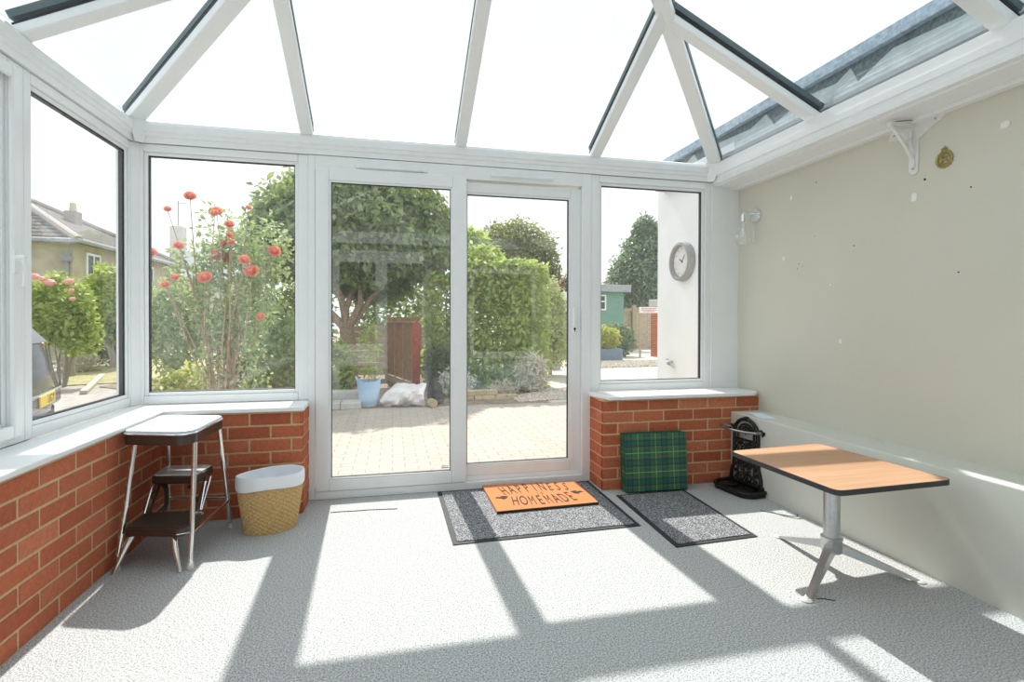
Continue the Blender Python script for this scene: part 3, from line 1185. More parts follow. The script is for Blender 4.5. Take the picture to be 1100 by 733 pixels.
for r, dz in prof[2:]:
    for k in range(segl):
        a = 2 * PI * k / segl
        wob = 1 + .008 * math.sin(5 * a) + .006 * math.sin(9 * a + 1)
        zz = .240 + dz + (.006 * math.sin(3 * a + .5) if dz <= .02 else .003 * math.sin(2 * a))
        vs.append(MR @ Vector((.171 * r * wob * math.cos(a), .1145 * r * wob * math.sin(a), zz)) + Vector((-.640, 3.03, 0)))
n_ = len(prof) - 2
fs = [(i * segl + k, i * segl + (k + 1) % segl, (i + 1) * segl + (k + 1) % segl, (i + 1) * segl + k) for i in range(n_ - 1) for k in range(segl)]
b.add(vs, fs)
o = obj('cloth_liner', b, 'liner_white', bk, smooth=True)
o['label'] = 'white cotton liner folded over the rim'

# ------------------------------------------------------------------ floor mats


def mat_(name, c, label, border):
    """c = four corners front-left, front-right, back-right, back-left"""
    P = [Vector((x, y, 0)) for x, y in c]
    cen = sum(P, Vector()) / 4
    t = thing(name, (cen.x, cen.y, 0), label, 'mat', 'dark grey entrance mats')
    b = B().prism([(p.x, p.y) for p in P], .005)
    obj('rubber_border', b, 'mat_rubber', t, bevel=.002)
    q = []
    for i in range(4):
        e1 = (P[(i + 1) % 4] - P[i]).normalized()
        e0 = (P[i - 1] - P[i]).normalized()
        q.append(P[i] + (e1 + e0) * border)
    b = B().prism([(p.x, p.y) for p in q], .006, Matrix.Translation((0, 0, .0035)))
    obj('pile', b, 'mat_pile', t, bevel=.003)
    return t


mat_('entrance_mat', [(.297, 2.60), (1.335, 2.62), (1.345, 3.435), (.289, 3.43)], 'grey entrance mat laid flat before the sliding door', .026)
mat_('entrance_mat', [(1.378, 2.33), (1.865, 2.355), (1.900, 3.115), (1.408, 3.115)], 'grey entrance mat leading to the tartan case', .026)

cm = thing('doormat', (.905, 3.20, .0095), 'orange coir doormat reading HAPPINESS IS HOMEMADE', 'doormat')
b = B().prism([(.592, 2.945), (1.226, 2.965), (1.232, 3.395), (.588, 3.435)], .016, Matrix.Translation((0, 0, .0096)))
obj('coir_pile', b, 'coir', cm, bevel=.003)
b = B().prism([(.592, 2.945), (1.226, 2.965), (1.226, 2.969), (.592, 2.949)], .0145, Matrix.Translation((0, -.003, .0096)))
obj('backing_edge', b, 'print_black', cm)
ZT = .0259


def arc_text(text, x0, x1, yb, sag, h, fan):
    def fn(i, k):
        t = (i + .5) / k
        u = 2 * t - 1
        x = x0 + (x1 - x0) * t
        y = yb + sag * (1 - u * u)
        hh = h * (1 + .08 * (i % 2))
        return Matrix.Translation((x, y, ZT)) @ Matrix.Rotation(-fan * u, 4, 'Z') @ Matrix.Diagonal(((x1 - x0) / k / .78 * (.70 if text[i] == 'M' else .92), hh / .70, 1, 1))
    return fn


letters('lettering', 'HAPPINESS', 'print_black', cm, arc_text('HAPPINESS', .69, 1.14, 3.212, .03, .15, .16), 1.0, .006)
letters('lettering', 'IS', 'print_black', cm, arc_text('IS', .895, .945, 3.172, 0, .04, 0), 1.0, .006)
letters('lettering', 'HOMEMADE', 'print_black', cm, arc_text('HOMEMADE', .70, 1.13, 3.030, -.03, .15, -.14), 1.0, .006)
for s, cx0 in ((-1, .655), (1, 1.175)):
    b = B()
    for r_, dx, dy, an in ((.026, 0, .0, .5), (.022, .030, .018, .2), (.02, .026, -.016, -.6)):
        pts = []
        for k in range(12):
            a = 2 * PI * k / 12
            px_, py_ = r_ * math.cos(a) * 1.1, r_ * .5 * math.sin(a)
            ca, sa = math.cos(an), math.sin(an)
            pts.append((cx0 + s * (-dx) + s * (px_ * ca - py_ * sa), 3.165 + dy + px_ * sa + py_ * ca))
        b.prism(pts, .0008, Matrix.Translation((0, 0, ZT)))
    b.bar((cx0 + s * .03, 3.160, ZT), (cx0 - s * .05, 3.172, ZT), .006, .0008)
    obj('leaf_print', b, 'print_black', cm)

# ------------------------------------------------------------------ tartan case against the right dwarf wall
tc = thing('folding_case', (1.70, 3.13, .011), 'square green tartan case leaning on the brick wall', 'case')
MC = Matrix.Translation((1.705, 3.112, .0125)) @ Matrix.Rotation(math.radians(-2), 4, 'Z') @ Matrix.Rotation(math.radians(-4.5), 4, 'X')
W2, HH, TH = .218, .372, .088
b = B().prism(rounded([(-W2, 0), (W2, 0), (W2, HH), (-W2, HH)], .006), -TH, MC @ Matrix(((1, 0, 0, 0), (0, 0, -1, 0), (0, 1, 0, 0), (0, 0, 0, 1))))
# texture coordinates are object coordinates, so the stripes follow the case
obj('tartan_cover', b, 'tartan', tc, bevel=.010, seg=3)
b = B()
pts = rounded([(-W2 - .001, -.001), (W2 + .001, -.001), (W2 + .001, HH + .001), (-W2 - .001, HH + .001)], .006)
b.tube([MC @ Vector((x, .012, z)) for x, z in pts], .0035, 6, True)
b.tube([MC @ Vector((x, TH - .012, z)) for x, z in pts], .0035, 6, True)
obj('piping', b, 'tartan_zip', tc, smooth=True)

# ------------------------------------------------------------------ cast iron umbrella stand in the right corner
us = thing('umbrella_stand', (2.23, 3.02, 0), 'black cast iron umbrella stand between brick wall and ledge', 'umbrella stand')
MU = Matrix.Translation((2.305, 3.03, 0)) @ Matrix.Rotation(math.radians(-82), 4, 'Z')
# local: x across the plate, -y forwards (into the room), z up


def U(x, y, z): return MU @ Vector((x, y, z))


def arc(cx0, cz, r, a0, a1, n=12, y=0):
    return [U(cx0 + r * math.cos(a0 + (a1 - a0) * i / n), y, cz + r * math.sin(a0 + (a1 - a0) * i / n)) for i in range(n + 1)]


b = B()
outer = [U(-.13, 0, .02), U(-.125, 0, .10), U(-.105, 0, .16), U(-.10, 0, .34), U(-.10, 0, .375)] + arc(0, .375, .10, PI, 0, 16) + [U(.10, 0, .34), U(.105, 0, .16), U(.125, 0, .10), U(.13, 0, .02)]
b.tube(outer, .013, 8)
b.tube(arc(0, .375, .068, PI, 0, 14), .007, 6)
b.tube([U(-.07, 0, .02), U(-.068, 0, .375)], .008, 6)
b.tube([U(.07, 0, .02), U(.068, 0, .375)], .008, 6)
for z in (.05, .20, .335):
    b.tube([U(-.11, 0, z), U(.11, 0, z)], .009, 6)
for s in (-1, 1):
    b.tube([U(s * .09, 0, .40), U(s * .125, 0, .415), U(s * .145, 0, .405), U(s * .135, 0, .385)], [.016, .012, .01, .006], 8)
    b.ball(U(s * .145, 0, .405), .013, 8, 6)
b.ball(U(0, 0, .487), (.02, .02, .006), 8, 6)
obj('back_frame', b, 'iron_black', us, smooth=True)
b = B()
# pierced scrollwork filling the plate
for s in (-1, 1):
    for cz, r in ((.085, .030), (.165, .028), (.24, .030), (.30, .024), (.40, .026), (.13, .006), (.205, .006), (.27, .006)):
        sp = []
        for i in range(16):
            a = i / 15 * 2.6 * PI
            rr = r * (1 - i / 20)
            sp.append(U(s * (.034 + rr * math.cos(a) * .95), -.002, cz + rr * math.sin(a)))
        b.tube(sp, .0062, 6)
    for z in (.06, .10, .14, .18, .22, .26, .30):
        b.tube([U(s * .07, 0, z), U(s * .085, 0, z + .02), U(s * .10, 0, z)], .005, 5)
        b.ball(U(s * .088, 0, z + .018), (.012, .008, .012), 6, 5)
    b.tube([U(0, 0, .06), U(s * .02, 0, .12), U(s * .004, 0, .18), U(s * .022, 0, .25), U(0, 0, .32)], .006, 6)
for k in range(8):
    a = k * PI / 4
    b.ball(U(.022 * math.cos(a), -.004, .405 + .022 * math.sin(a)), (.011, .009, .011), 6, 5)
b.ball(U(0, -.008, .405), .014, 8, 6)
for z in (.11, .17, .235, .29):
    b.ball(U(0, -.004, z), (.012, .010, .016), 6, 5)
obj('scroll_panel', b, 'iron_black', us, smooth=True)
b = B()
hoop = [U(-.118, .0, .405), U(-.15, -.03, .412), U(-.155, -.075, .415), U(-.10, -.115, .416), U(0, -.135, .416), U(.10, -.115, .416), U(.155, -.075, .415), U(.15, -.03, .412), U(.118, 0, .405)]
b.tube(hoop, .0075, 8)
obj('umbrella_hoop', b, 'hoop_steel', us, smooth=True)['label'] = 'worn steel hoop'
b = B()
tray = [(-.165, .02), (-.165, -.10), (-.12, -.155), (.12, -.155), (.165, -.10), (.165, .02)]
trp = [(MU @ Vector((x, y, 0)))[:2] for x, y in rounded(tray, .03)]
b.prism(trp, .022, Matrix.Translation((0, 0, .002)))
ctr = Vector(sum((Vector((p[0], p[1], 0)) for p in trp), Vector()) / len(trp))
b.tube([(p[0], p[1], .032) for p in trp], .012, 8, True)
b.tube([U(-.15, .01, .045), U(.15, .01, .045)], .016, 8)
obj('drip_tray', b, 'iron_black', us, smooth=True)
b = B()
for x in (-.07, .07):
    b.lathe([(.012, 0), (.050, .004), (.058, .012), (.054, .013), (.02, .008)], U(x, -.075, .024), 20)
obj('drip_dish', b, 'iron_black', us, smooth=True)

# leaflet on the ledge
b = B()
pl_ = [Vector((2.345, 2.93, .4965)), Vector((2.42, 2.87, .4965)), Vector((2.46, 3.04, .500)), Vector((2.385, 3.09, .5))]
b.quad_sheet(pl_, .0012, (0, 0, 1))
b.quad_sheet([p + Vector((-.012, .012, .002 + .003 * (i > 1))) for i, p in enumerate(pl_)], .0012, (0, 0, 1))
tag(obj('leaflet', b, 'paper', org=(2.40, 2.98, .4965)), 'pale blue folded leaflet lying on the wall ledge', 'leaflet')

# ------------------------------------------------------------------ low table on a three armed pedestal
tb = thing('pedestal_table', (1.943, 1.965, 0), 'low table with wood laminate top and chrome three armed pedestal', 'table')
top = [(1.640, 1.632), (2.212, 1.648), (2.178, 2.29), (1.628, 2.252)]
ZT0 = .470
rp = rounded(top, .035)
b = B().prism(rp, .021, Matrix.Translation((0, 0, ZT0)))
tt = obj('table_top', b, 'laminate', tb, bevel=.002)
b = B()
c0 = Vector((1.915, 1.955))
big = [tuple(c0 + (Vector(p) - c0) * 1.009) for p in rp]
k = len(rp)
vs = [(x, y, ZT0 - .001) for x, y in rp] + [(x, y, ZT0 - .001) for x, y in big] + [(x, y, ZT0 + .0205) for x, y in big] + [(x, y, ZT0 + .0205) for x, y in rp]
fs = []
for i in range(k):
    j = (i + 1) % k
    for r_ in range(3):
        fs.append((r_ * k + i, r_ * k + j, (r_ + 1) * k + j, (r_ + 1) * k + i)[::-1])
b.add(vs, fs)
obj('edge_band', b, 'table_edge', tt, smooth=True)
PX, PY = 1.943, 1.965
b = B()
b.lathe([(.034, .10), (.034, .462)], (PX, PY, 0), 28)
obj('column', b, 'steel_brushed', tb, smooth=True)
b = B().prism(rounded([(-.14, -.14), (.14, -.14), (.14, .14), (-.14, .14)], .03), .010, Matrix.Translation((PX, PY, .460)))
obj('top_plate', b, 'iron_black', tb)
b = B().lathe([(.036, .085), (.0425, .09), (.0425, .142), (.045, .146), (.045, .155), (.034, .158)], (PX, PY, 0), 28)
obj('hub', b, 'steel_brushed', tb, smooth=True)
for fx, fy in ((1.63, 1.771), (1.972, 2.334), (2.235, 1.79)):
    d = Vector((fx - PX, fy - PY, 0))
    L = d.length
    d.normalize()
    s = Vector((-d.y, d.x, 0))
    b = B()
    secs = [(.02, .040, .135, .025), (L * .3, .034, .102, .021), (L * .62, .026, .058, .017), (L * .93, .018, .016, .013), (L, .012, .008, .009)]
    vs = []
    for r_, h_, zt, w in secs:
        c = Vector((PX, PY, 0)) + d * r_
        zb_ = max(.006, zt - h_)
        vs += [c + s * w + Vector((0, 0, zb_)), c + s * w * .75 + Vector((0, 0, zt)), c - s * w * .75 + Vector((0, 0, zt)), c - s * w + Vector((0, 0, zb_))]
    fs = [(0, 1, 2, 3), tuple(range(16, 20))[::-1]]
    for i in range(4):
        for k in range(4):
            l = (k + 1) % 4
            fs.append((i * 4 + k, (i + 1) * 4 + k, (i + 1) * 4 + l, i * 4 + l))
    b.add(vs, fs)
    lg = obj('leg', b, 'steel_brushed', tb, bevel=.004)
    obj('glide', B().lathe([(.022, 0), (.024, .004), (.016, .009)], Vector((PX, PY, 0)) + d * (L - .005), 18), 'rubber_white', lg, smooth=True)

# ------------------------------------------------------------------ things on the right wall
sc = thing('wall_lamp', (2.55, 3.25, 1.89), 'chrome wall lamp with clear bulb shaped glass near the corner', 'wall lamp')
WX = 2.55
RY = Matrix.Rotation(-PI / 2, 4, 'Y')
b = B().lathe([(.052, 0), (.052, .012), (.047, .020), (.0, .022)], (WX, 3.25, 1.89), 32, RY)
obj('back_plate', b, 'chrome', sc, smooth=True)
b = B().tube([(WX - .02, 3.25, 1.905), (WX - .09, 3.25, 1.908), (WX - .108, 3.25, 1.900), (WX - .112, 3.25, 1.88)], .006, 10)
obj('arm', b, 'chrome', sc, smooth=True)
b = B().lathe([(.012, .02), (.016, .015), (.016, -.03), (.019, -.035)], (WX - .112, 3.25, 1.875), 18)
obj('lamp_holder', b, 'chrome', sc, smooth=True)
b = B().lathe([(.020, 0), (.021, -.03), (.030, -.06), (.050, -.10), (.056, -.125), (.050, -.150), (.036, -.168), (.030, -.170)], (WX - .112, 3.25, 1.845), 28, cap=False)
gs = obj('glass_shade', b, 'bulb_glass', sc, smooth=True)
md = gs.modifiers.new('wall', 'SOLIDIFY')
md.thickness = .002
b = B().lathe([(.009, 0), (.010, -.02), (.017, -.045), (.019, -.062), (.013, -.078), (.002, -.082)], (WX - .112, 3.25, 1.840), 18)
obj('light_bulb', b, 'bulb_glass', sc, smooth=True)
b = B().tube([(WX - .022, 3.25, 1.85), (WX - .022, 3.25, 1.71)], .0012, 5)
pc = obj('pull_cord', b, 'upvc', sc)
obj('cord_pull', B().lathe([(.002, .012), (.004, .008), (.004, 0), (.001, -.002)], (WX - .022, 3.25, 1.70), 10), 'chrome', pc, smooth=True)

bt = thing('wall_bracket', (2.55, 2.09, 2.10), 'white iron hanging bracket screwed to the wall below the eaves', 'bracket')
MW = Matrix(((0, 0, -1, 2.55), (1, 0, 0, 0), (0, 1, 0, 0), (0, 0, 0, 1)))   # polygon (y, z) extruded into the room
b = B()
plate = [(2.215, 2.125), (2.228, 2.075), (2.145, 2.06), (2.117, 2.03), (2.117, 1.885), (2.105, 1.868), (2.085, 1.866), (2.070, 1.88), (2.068, 2.04), (1.965, 2.095), (1.945, 2.115), (1.945, 2.125)]
b.prism(plate, .008, MW)
bp = obj('back_plate', b, 'iron_white', bt, bevel=.002)
for y, z in ((2.195, 2.095), (1.985, 2.108), (2.093, 1.895)):
    obj('screw', B().lathe([(.006, 0), (.006, .003)], (2.5425, y, z), 12, RY), 'screw_grey', bp)
# the arm stands out from the plate: a rib, a brace and a ring between them
b = B()
Y0 = 2.093
b.box(2.40, 2.545, Y0 - .012, Y0 + .012, 2.100, 2.116)
b.tube([(2.543, Y0, 1.93), (2.52, Y0, 1.965), (2.48, Y0, 2.02), (2.43, Y0, 2.075), (2.398, Y0, 2.10)], .009, 8)
b.box(2.533, 2.545, Y0 - .010, Y0 + .010, 1.90, 2.11)
ring = [(2.497 + .028 * math.cos(a), Y0, 2.058 + .028 * math.sin(a)) for a in (2 * PI * k / 20 for k in range(20))]
b.tube(ring, .007, 8, True)
b.tube([(2.52, Y0, 2.035), (2.535, Y0, 1.99)], .006, 6)
b.tube([(2.47, Y0, 2.075), (2.44, Y0, 2.095)], .006, 6)
b.ball((2.398, Y0, 2.102), .014, 10, 8)
obj('arm', b, 'iron_white', bt, smooth=True)
b = B().tube([(2.41, Y0 + .003, 2.119), (2.45, Y0 + .01, 2.128), (2.49, Y0 - .02, 2.127), (2.53, Y0 - .035, 2.121)], .0018, 5)
obj('hook_wire', b, 'gasket', bt)

md_ = thing('horse_brass', (2.55, 1.945, 1.905), 'round pierced brass medallion hung beside the white bracket', 'ornament')
b = B()
c = Vector((2.545, 1.945, 1.90))
circ = lambda r, n=28: [c + Vector((0, r * math.cos(2 * PI * k / n), r * math.sin(2 * PI * k / n))) for k in range(n)]
b.tube(circ(.034), .005, 8, True)
b.tube(circ(.026), .002, 6, True)
for k in range(16):
    a = 2 * PI * k / 16
    b.ball(c + Vector((0, .039 * math.cos(a), .039 * math.sin(a))), .004, 6, 5)
obj('rim', b, 'brass_aged', md_, smooth=True)
b = B()
b.tube([c + Vector((0, y, z)) for y, z in ((.018, -.016), (.006, .0), (.012, .012), (-.004, .014), (-.016, .008))], [.005, .007, .006, .005, .003], 8)
b.tube([c + Vector((0, y, z)) for y, z in ((.006, .0), (-.008, -.004), (-.018, -.016))], [.006, .006, .003], 8)
b.tube([c + Vector((0, y, z)) for y, z in ((.026, -.020), (.0, -.022), (-.026, -.020))], .003, 6)
obj('centre_motif', b, 'brass_aged', md_, smooth=True)
b = B()
b.tube([c + Vector((0, y, z)) for y, z in ((-.010, .036), (-.013, .050), (.0, .056), (.013, .050), (.010, .036))], .003, 6)
b.box(2.543, 2.55, 1.943, 1.947, 1.945, 1.962)
obj('hanger', b, 'brass_aged', md_, smooth=True)

# ------------------------------------------------------------------ wall clock on the outside wall
CX = 2.575
ck = thing('wall_clock', (CX, 4.233, 1.67), 'round grey rimmed clock on the white outside wall', 'clock')
cc = (CX, 4.233, 1.668)
b = B().lathe([(.175, 0), (.180, .02), (.172, .06), (.150, .066), (.142, .05), (.140, .025)], cc, 44, RY, cap=False)
obj('rim', b, 'clock_rim', ck, smooth=True)
b = B().lathe([(.142, .0), (.142, .026)], cc, 44, RY)
fc = obj('dial', b, 'clock_face', ck)
b = B()
for k in range(12):
    a = 2 * PI * k / 12
    p = Vector((CX - .0262, 4.233 + .118 * math.cos(a), 1.668 + .118 * math.sin(a)))
    d = Vector((0, math.cos(a), math.sin(a)))
    b.bar(p - d * .010, p + d * .010, .006, .0012, (-1, 0, 0))
obj('dial_marking', b, 'clock_rim', fc)
for a, L, w in ((math.radians(150), .052, .009), (math.radians(52), .070, .007)):
    p = Vector((CX - .0268, 4.233, 1.668))
    d = Vector((0, -math.cos(a), math.sin(a)))
    obj('hand', B().bar(p - d * .012, p + d * L, w, .002, (-1, 0, 0)), 'gasket', fc)
b = B().lathe([(.01, 0), (.01, .004)], (CX - .027, 4.233, 1.668), 14, RY)
obj('spindle', b, 'gasket', fc)
# little stone bird bracket low on the same wall
wb = thing('wall_ornament', (CX, 4.45, .74), 'small grey bird ornament low on the white outside wall', 'ornament')
b = B().ball((CX - .03, 4.44, .735), (.020, .042, .022), 10, 8)
b.ball((CX - .03, 4.48, .768), (.016, .02, .006), 10, 8)
obj('body', b, 'clock_rim', wb, smooth=True)
obj('beak', B().tube([(CX - .03, 4.495, .770), (CX - .03, 4.53, .785)], [.006, .002], 6), 'screw_grey', wb, smooth=True)
b = B().tube([(CX - .03, 4.42, .74), (CX - .03, 4.37, .70)], [.014, .008], 6)
obj('tail', b, 'screw_grey', wb, smooth=True)
obj('wall_fixing', B().box(CX - .012, CX + .004, 4.43, 4.45, .70, .76), 'screw_grey', wb)

# ------------------------------------------------------------------ the garden
GZ = G + .012


def trunk_(name, parent, paths, mat='bark'):
    for pts, r0, r1 in paths:
        k = len(pts)
        b = B().tube(pts, [r0 + (r1 - r0) * i / (k - 1) for i in range(k)], 9)
        obj(name, b, mat, parent, smooth=True)


# big round-headed tree beyond the left door panel
t = thing('garden_tree', (-.80, 10.2, G), 'large leafy green tree with forked trunk behind the low board fence', 'tree')
b = B()
base = Vector((-.80, 10.2, G - .05))
trunk_('trunk', t, [([base, base + Vector((.02, 0, .5)), base + Vector((-.04, 0, 1.15))], .17, .13)])
fork = base + Vector((-.04, 0, 1.10))
for tip, r in (((-1.75, 10.0, 2.2), .085), ((-1.15, 10.3, 2.6), .085), ((-.35, 10.1, 2.3), .075), ((.25, 10.4, 2.5), .06), ((-.7, 10.6, 2.9), .07)):
    trunk_('branch', t, [(wander(fork, tip, 6, .07), r, .02)])
leaves('foliage', 'leaf_mid', t, [((-.70, 10.0, 2.95), (1.72, 1.25, 1.12), 17000, 'e'), ((-1.75, 9.9, 2.6), (.75, .8, .85), 4500, 'e'), ((-.42, 10.6, 2.0), (.95, .55, .52), 3200, 'e'), ((.45, 10.0, 2.75), (.75, .8, .85), 4200, 'e')], .15, 3, droop=.35)

# clipped laurel hedge
t = thing('clipped_hedge', (1.9, 9.6, G), 'large block of clipped bright green hedge beyond the patio', 'hedge')
leaves('foliage', 'leaf_hedge', t, [((1.98, 9.75, 1.05), (.76, .72, 1.13), 12500, 'b'), ((1.02, 9.85, .95), (.40, .5, 1.02), 4200, 'b'), ((2.1, 9.7, 2.2), (.62, .6, .10), 1500, 'e'), ((1.55, 9.5, 2.25), (.30, .3, .30), 500, 'e')], .125, 5, droop=.4)
b = B()
for x, y in ((.95, 9.9), (1.3, 9.8), (1.75, 9.9), (2.2, 9.8), (2.6, 9.9)):
    b.tube(wander((x, y, G - .02), (x + .1, y, 1.9), 6, .06), [.035, .03, .025, .02, .015, .008], 7)
obj('stems', b, 'bark', t, smooth=True)
t = thing('tall_shrub', (1.55, 11.15, G), 'loose yellow green shrub rising above the clipped hedge', 'shrub')
leaves('foliage', 'leaf_hedge', t, [((1.62, 11.15, 2.55), (.42, .4, .62), 1100, 'e'), ((1.95, 11.15, 2.55), (.35, .3, .25), 350, 'e')], .20, 6, droop=.8, aspect=.35)
trunk_('stem', t, [(wander((1.55, 11.15, G - .02), (1.65, 11.15, 2.9), 7, .05), .04, .008)], 'bark')

# variegated shrub at the end of the hedge
t = thing('variegated_shrub', (3.5, 11.3, G), 'pale cream and green variegated shrub at the end of the hedge', 'shrub')
leaves('foliage', 'leaf_variegated', t, [((3.50, 11.3, 1.15), (.42, .45, .98), 3400, 'e'), ((3.35, 11.0, .55), (.5, .4, .5), 1200, 'e')], .10, 8, droop=.2)
trunk_('stem', t, [(wander((3.5, 11.3, G - .02), (3.5, 11.3, 1.9), 6, .05), .04, .008)], 'bark')

# distant trees
t = thing('round_tree', (6.05, 25.8, G), 'distant broad olive green tree rising behind the clipped hedge', 'tree')
trunk_('trunk', t, [(wander((6.05, 25.8, G - .05), (6.05, 25.8, 3.7), 5, .05), .24, .1)])
leaves('foliage', 'leaf_olive', t, [((5.95, 25.8, 3.80), (2.5, 1.9, 2.5), 13000, 'e'), ((7.5, 25.8, 2.7), (1.1, 1, 1.4), 2500, 'e'), ((4.2, 25.8, 3.8), (1.1, 1, 1.1), 2400, 'e')], .25, 9)
t = thing('red_leaved_shrub', (6.72, 19.6, G), 'dull red leaved shrub beside the round tree', 'shrub')
leaves('foliage', 'leaf_red', t, [((6.72, 19.6, 2.1), (.40, .32, .85), 900, 'e')], .18, 10)
trunk_('stem', t, [(wander((6.72, 19.6, G - .02), (6.72, 19.6, 2.4), 5, .04), .04, .01)])
t = thing('conifer_tree', (15.6, 30, G), 'tall blue green conifer seen between door and white outside wall', 'tree')
trunk_('trunk', t, [(wander((15.6, 30, G - .05), (15.7, 30, 6.6), 6, .06), .28, .05)])
leaves('foliage', 'leaf_conifer', t, [((15.6, 30, 3.6), (2.7, 2.4, 2.2), 8000, 'e'), ((15.7, 30, 5.2), (1.9, 1.8, 1.6), 5000, 'e'), ((15.5, 30, 6.5), (.9, .9, 1.25), 2200, 'e'), ((14.0, 29.6, 3.3), (1.1, 1, 1.4), 2200, 'e'), ((17.5, 30, 4.6), (1.6, 1.5, 2), 3500, 'e')], .30, 11, droop=.3, aspect=.4)

# board fence stub with its red post
fp = thing('panel_fence', (.40, 9.1, G), 'short brown board fence panel ending in a red post', 'fence')
FA, FB_ = Vector((.36, 9.12, 0)), Vector((-.10, 10.9, 0))
d = (FB_ - FA).normalized()
s = Vector((-d.y, d.x, 0))
obj('post', B().box(.335, .465, 9.02, 9.14, G - .1, 1.10), 'post_red', fp, bevel=.01)
b = B()
for i in range(9):
    z0 = .06 + i * .113
    o_ = s * (.006 * (i % 2))
    b.bar(FA + o_ + Vector((0, 0, z0)), FB_ + o_ + Vector((0, 0, z0)), .010, .118, (0, 0, 1))
obj('boards', b, 'board_brown', fp)
for q in (.02, .34, .66, .98):
    p = FA.lerp(FB_, q)
    o = obj('batten', B().bar(p + s * .022 + Vector((0, 0, .0)), p + s * .022 + Vector((0, 0, 1.08)), .035, .035, (1, 0, 0)), 'weathered_board', fp, bevel=.004)
b = B().bar(FA + Vector((0, 0, 1.085)), FB_ + Vector((0, 0, 1.085)), .085, .03)
obj('capping', b, 'weathered_board', fp, bevel=.005)
obj('gravel_board', B().bar(FA + Vector((0, 0, G - .02)), FB_ + Vector((0, 0, G - .02)), .03, .16), 'weathered_board', fp)
sf = thing('lap_fence', (-.45, 11.2, G), 'weathered overlapping slat fence panel under the large tree', 'fence')
b = B()
for i in range(8):
    b.box(-.95, -.10, 11.19 + .008 * (i % 2), 11.215 + .008 * (i % 2), .0 + i * .128, .122 + i * .128)
obj('slats', b, 'fence_pale', sf, bevel=.004)
for x in (-.93, -.12):
    obj('fence_post', B().box(x - .03, x + .03, 11.17, 11.25, G - .05, 1.06), 'weathered_board', sf)
sf = thing('lap_fence', (.5, 13.0, G), 'dark slat fence panel seen above the brown board fence', 'fence')
b = B()
for i in range(11):
    b.box(-.1, 1.2, 13.0 + .008 * (i % 2), 13.025 + .008 * (i % 2), -.05 + i * .115, .062 + i * .115)
obj('slats', b, 'board_brown', sf)
for x in (-.08, .56, 1.18):
    obj('fence_post', B().box(x - .04, x + .04, 13.02, 13.1, G - .05, 1.28), 'weathered_board', sf)

for nm, c, r, k, mat, lab, sz in (
        ('screening_shrub', (-2.35, 14.2, .95), (.95, .6, 1.15), 3000, 'leaf_dark', 'dark screening shrub far behind the forked tree trunk', .16),
        ('screening_shrub', (.1, 14.6, 1.35), (1.2, .6, 1.5), 3400, 'leaf_mid', 'mid green screening shrub behind the slat fence panels', .16)):
    t = thing(nm, (c[0], c[1], G), lab, 'shrub')
    leaves('foliage', mat, t, [(c, r, k, 'e')], sz, int(abs(c[0]) * 100))
    b = B()
    for j in range(6):
        a = j * 1.05
        b.tube([(c[0], c[1], G - .01), (c[0] + r[0] * .5 * math.cos(a), c[1] + r[1] * .5 * math.sin(a), c[2] + .2)], [.03, .01], 5)
    obj('stems', b, 'bark', t)

# blue trug with a young plant
bu = thing('garden_bucket', (-.325, 7.62, GZ), 'pale blue flexible garden bucket beside the white sack', 'bucket')
b = B()
segs = 32
c = Vector((-.325, 7.66, GZ))
vs = []
for r, z, e in ((.115, .0, 0), (.125, .01, 0), (.150, .20, .2), (.170, .36, 1), (.162, .36, 1), (.143, .20, .2), (.118, .02, 0)):
    for k in range(segs):
        a = 2 * PI * k / segs
        vs.append(c + Vector((r * math.cos(a), r * math.sin(a), z + e * (.075 * max(0, abs(math.cos(a)) - .55)))))
fs = [(i * segs + k, i * segs + (k + 1) % segs, (i + 1) * segs + (k + 1) % segs, (i + 1) * segs + k) for i in range(6) for k in range(segs)]
fs += [tuple(range(segs))[::-1], tuple(range(6 * segs, 7 * segs))]
b.add(vs, fs)
obj('tub', b, 'bucket_blue', bu, smooth=True)
for s in (-1, 1):
    hb = B().tube([c + Vector((s * .155, -.06, .375)), c + Vector((s * .176, -.03, .425)), c + Vector((s * .178, .03, .425)), c + Vector((s * .155, .06, .375))], .011, 8)
    obj('handle', hb, 'bucket_blue', bu, smooth=True)
pp = thing('young_plant', (-.325, 7.66, GZ + .26), 'slender young leafy plant standing in the blue bucket', 'plant')
obj('compost', B().lathe([(.138, .20), (.14, .27), (.02, .285)], c, 24), 'soil', pp)
trunk_('stem', pp, [(wander(c + Vector((0, 0, .27)), c + Vector((.02, 0, 1.0)), 7, .01), .008, .003)], 'bark')
leaves('foliage', 'leaf_hedge', pp, [((-.32, 7.66, .82), (.16, .16, .30), 130, 'e'), ((-.28, 7.66, .42), (.16, .14, .07), 60, 'e')], .10, 21, droop=.3, aspect=.35)

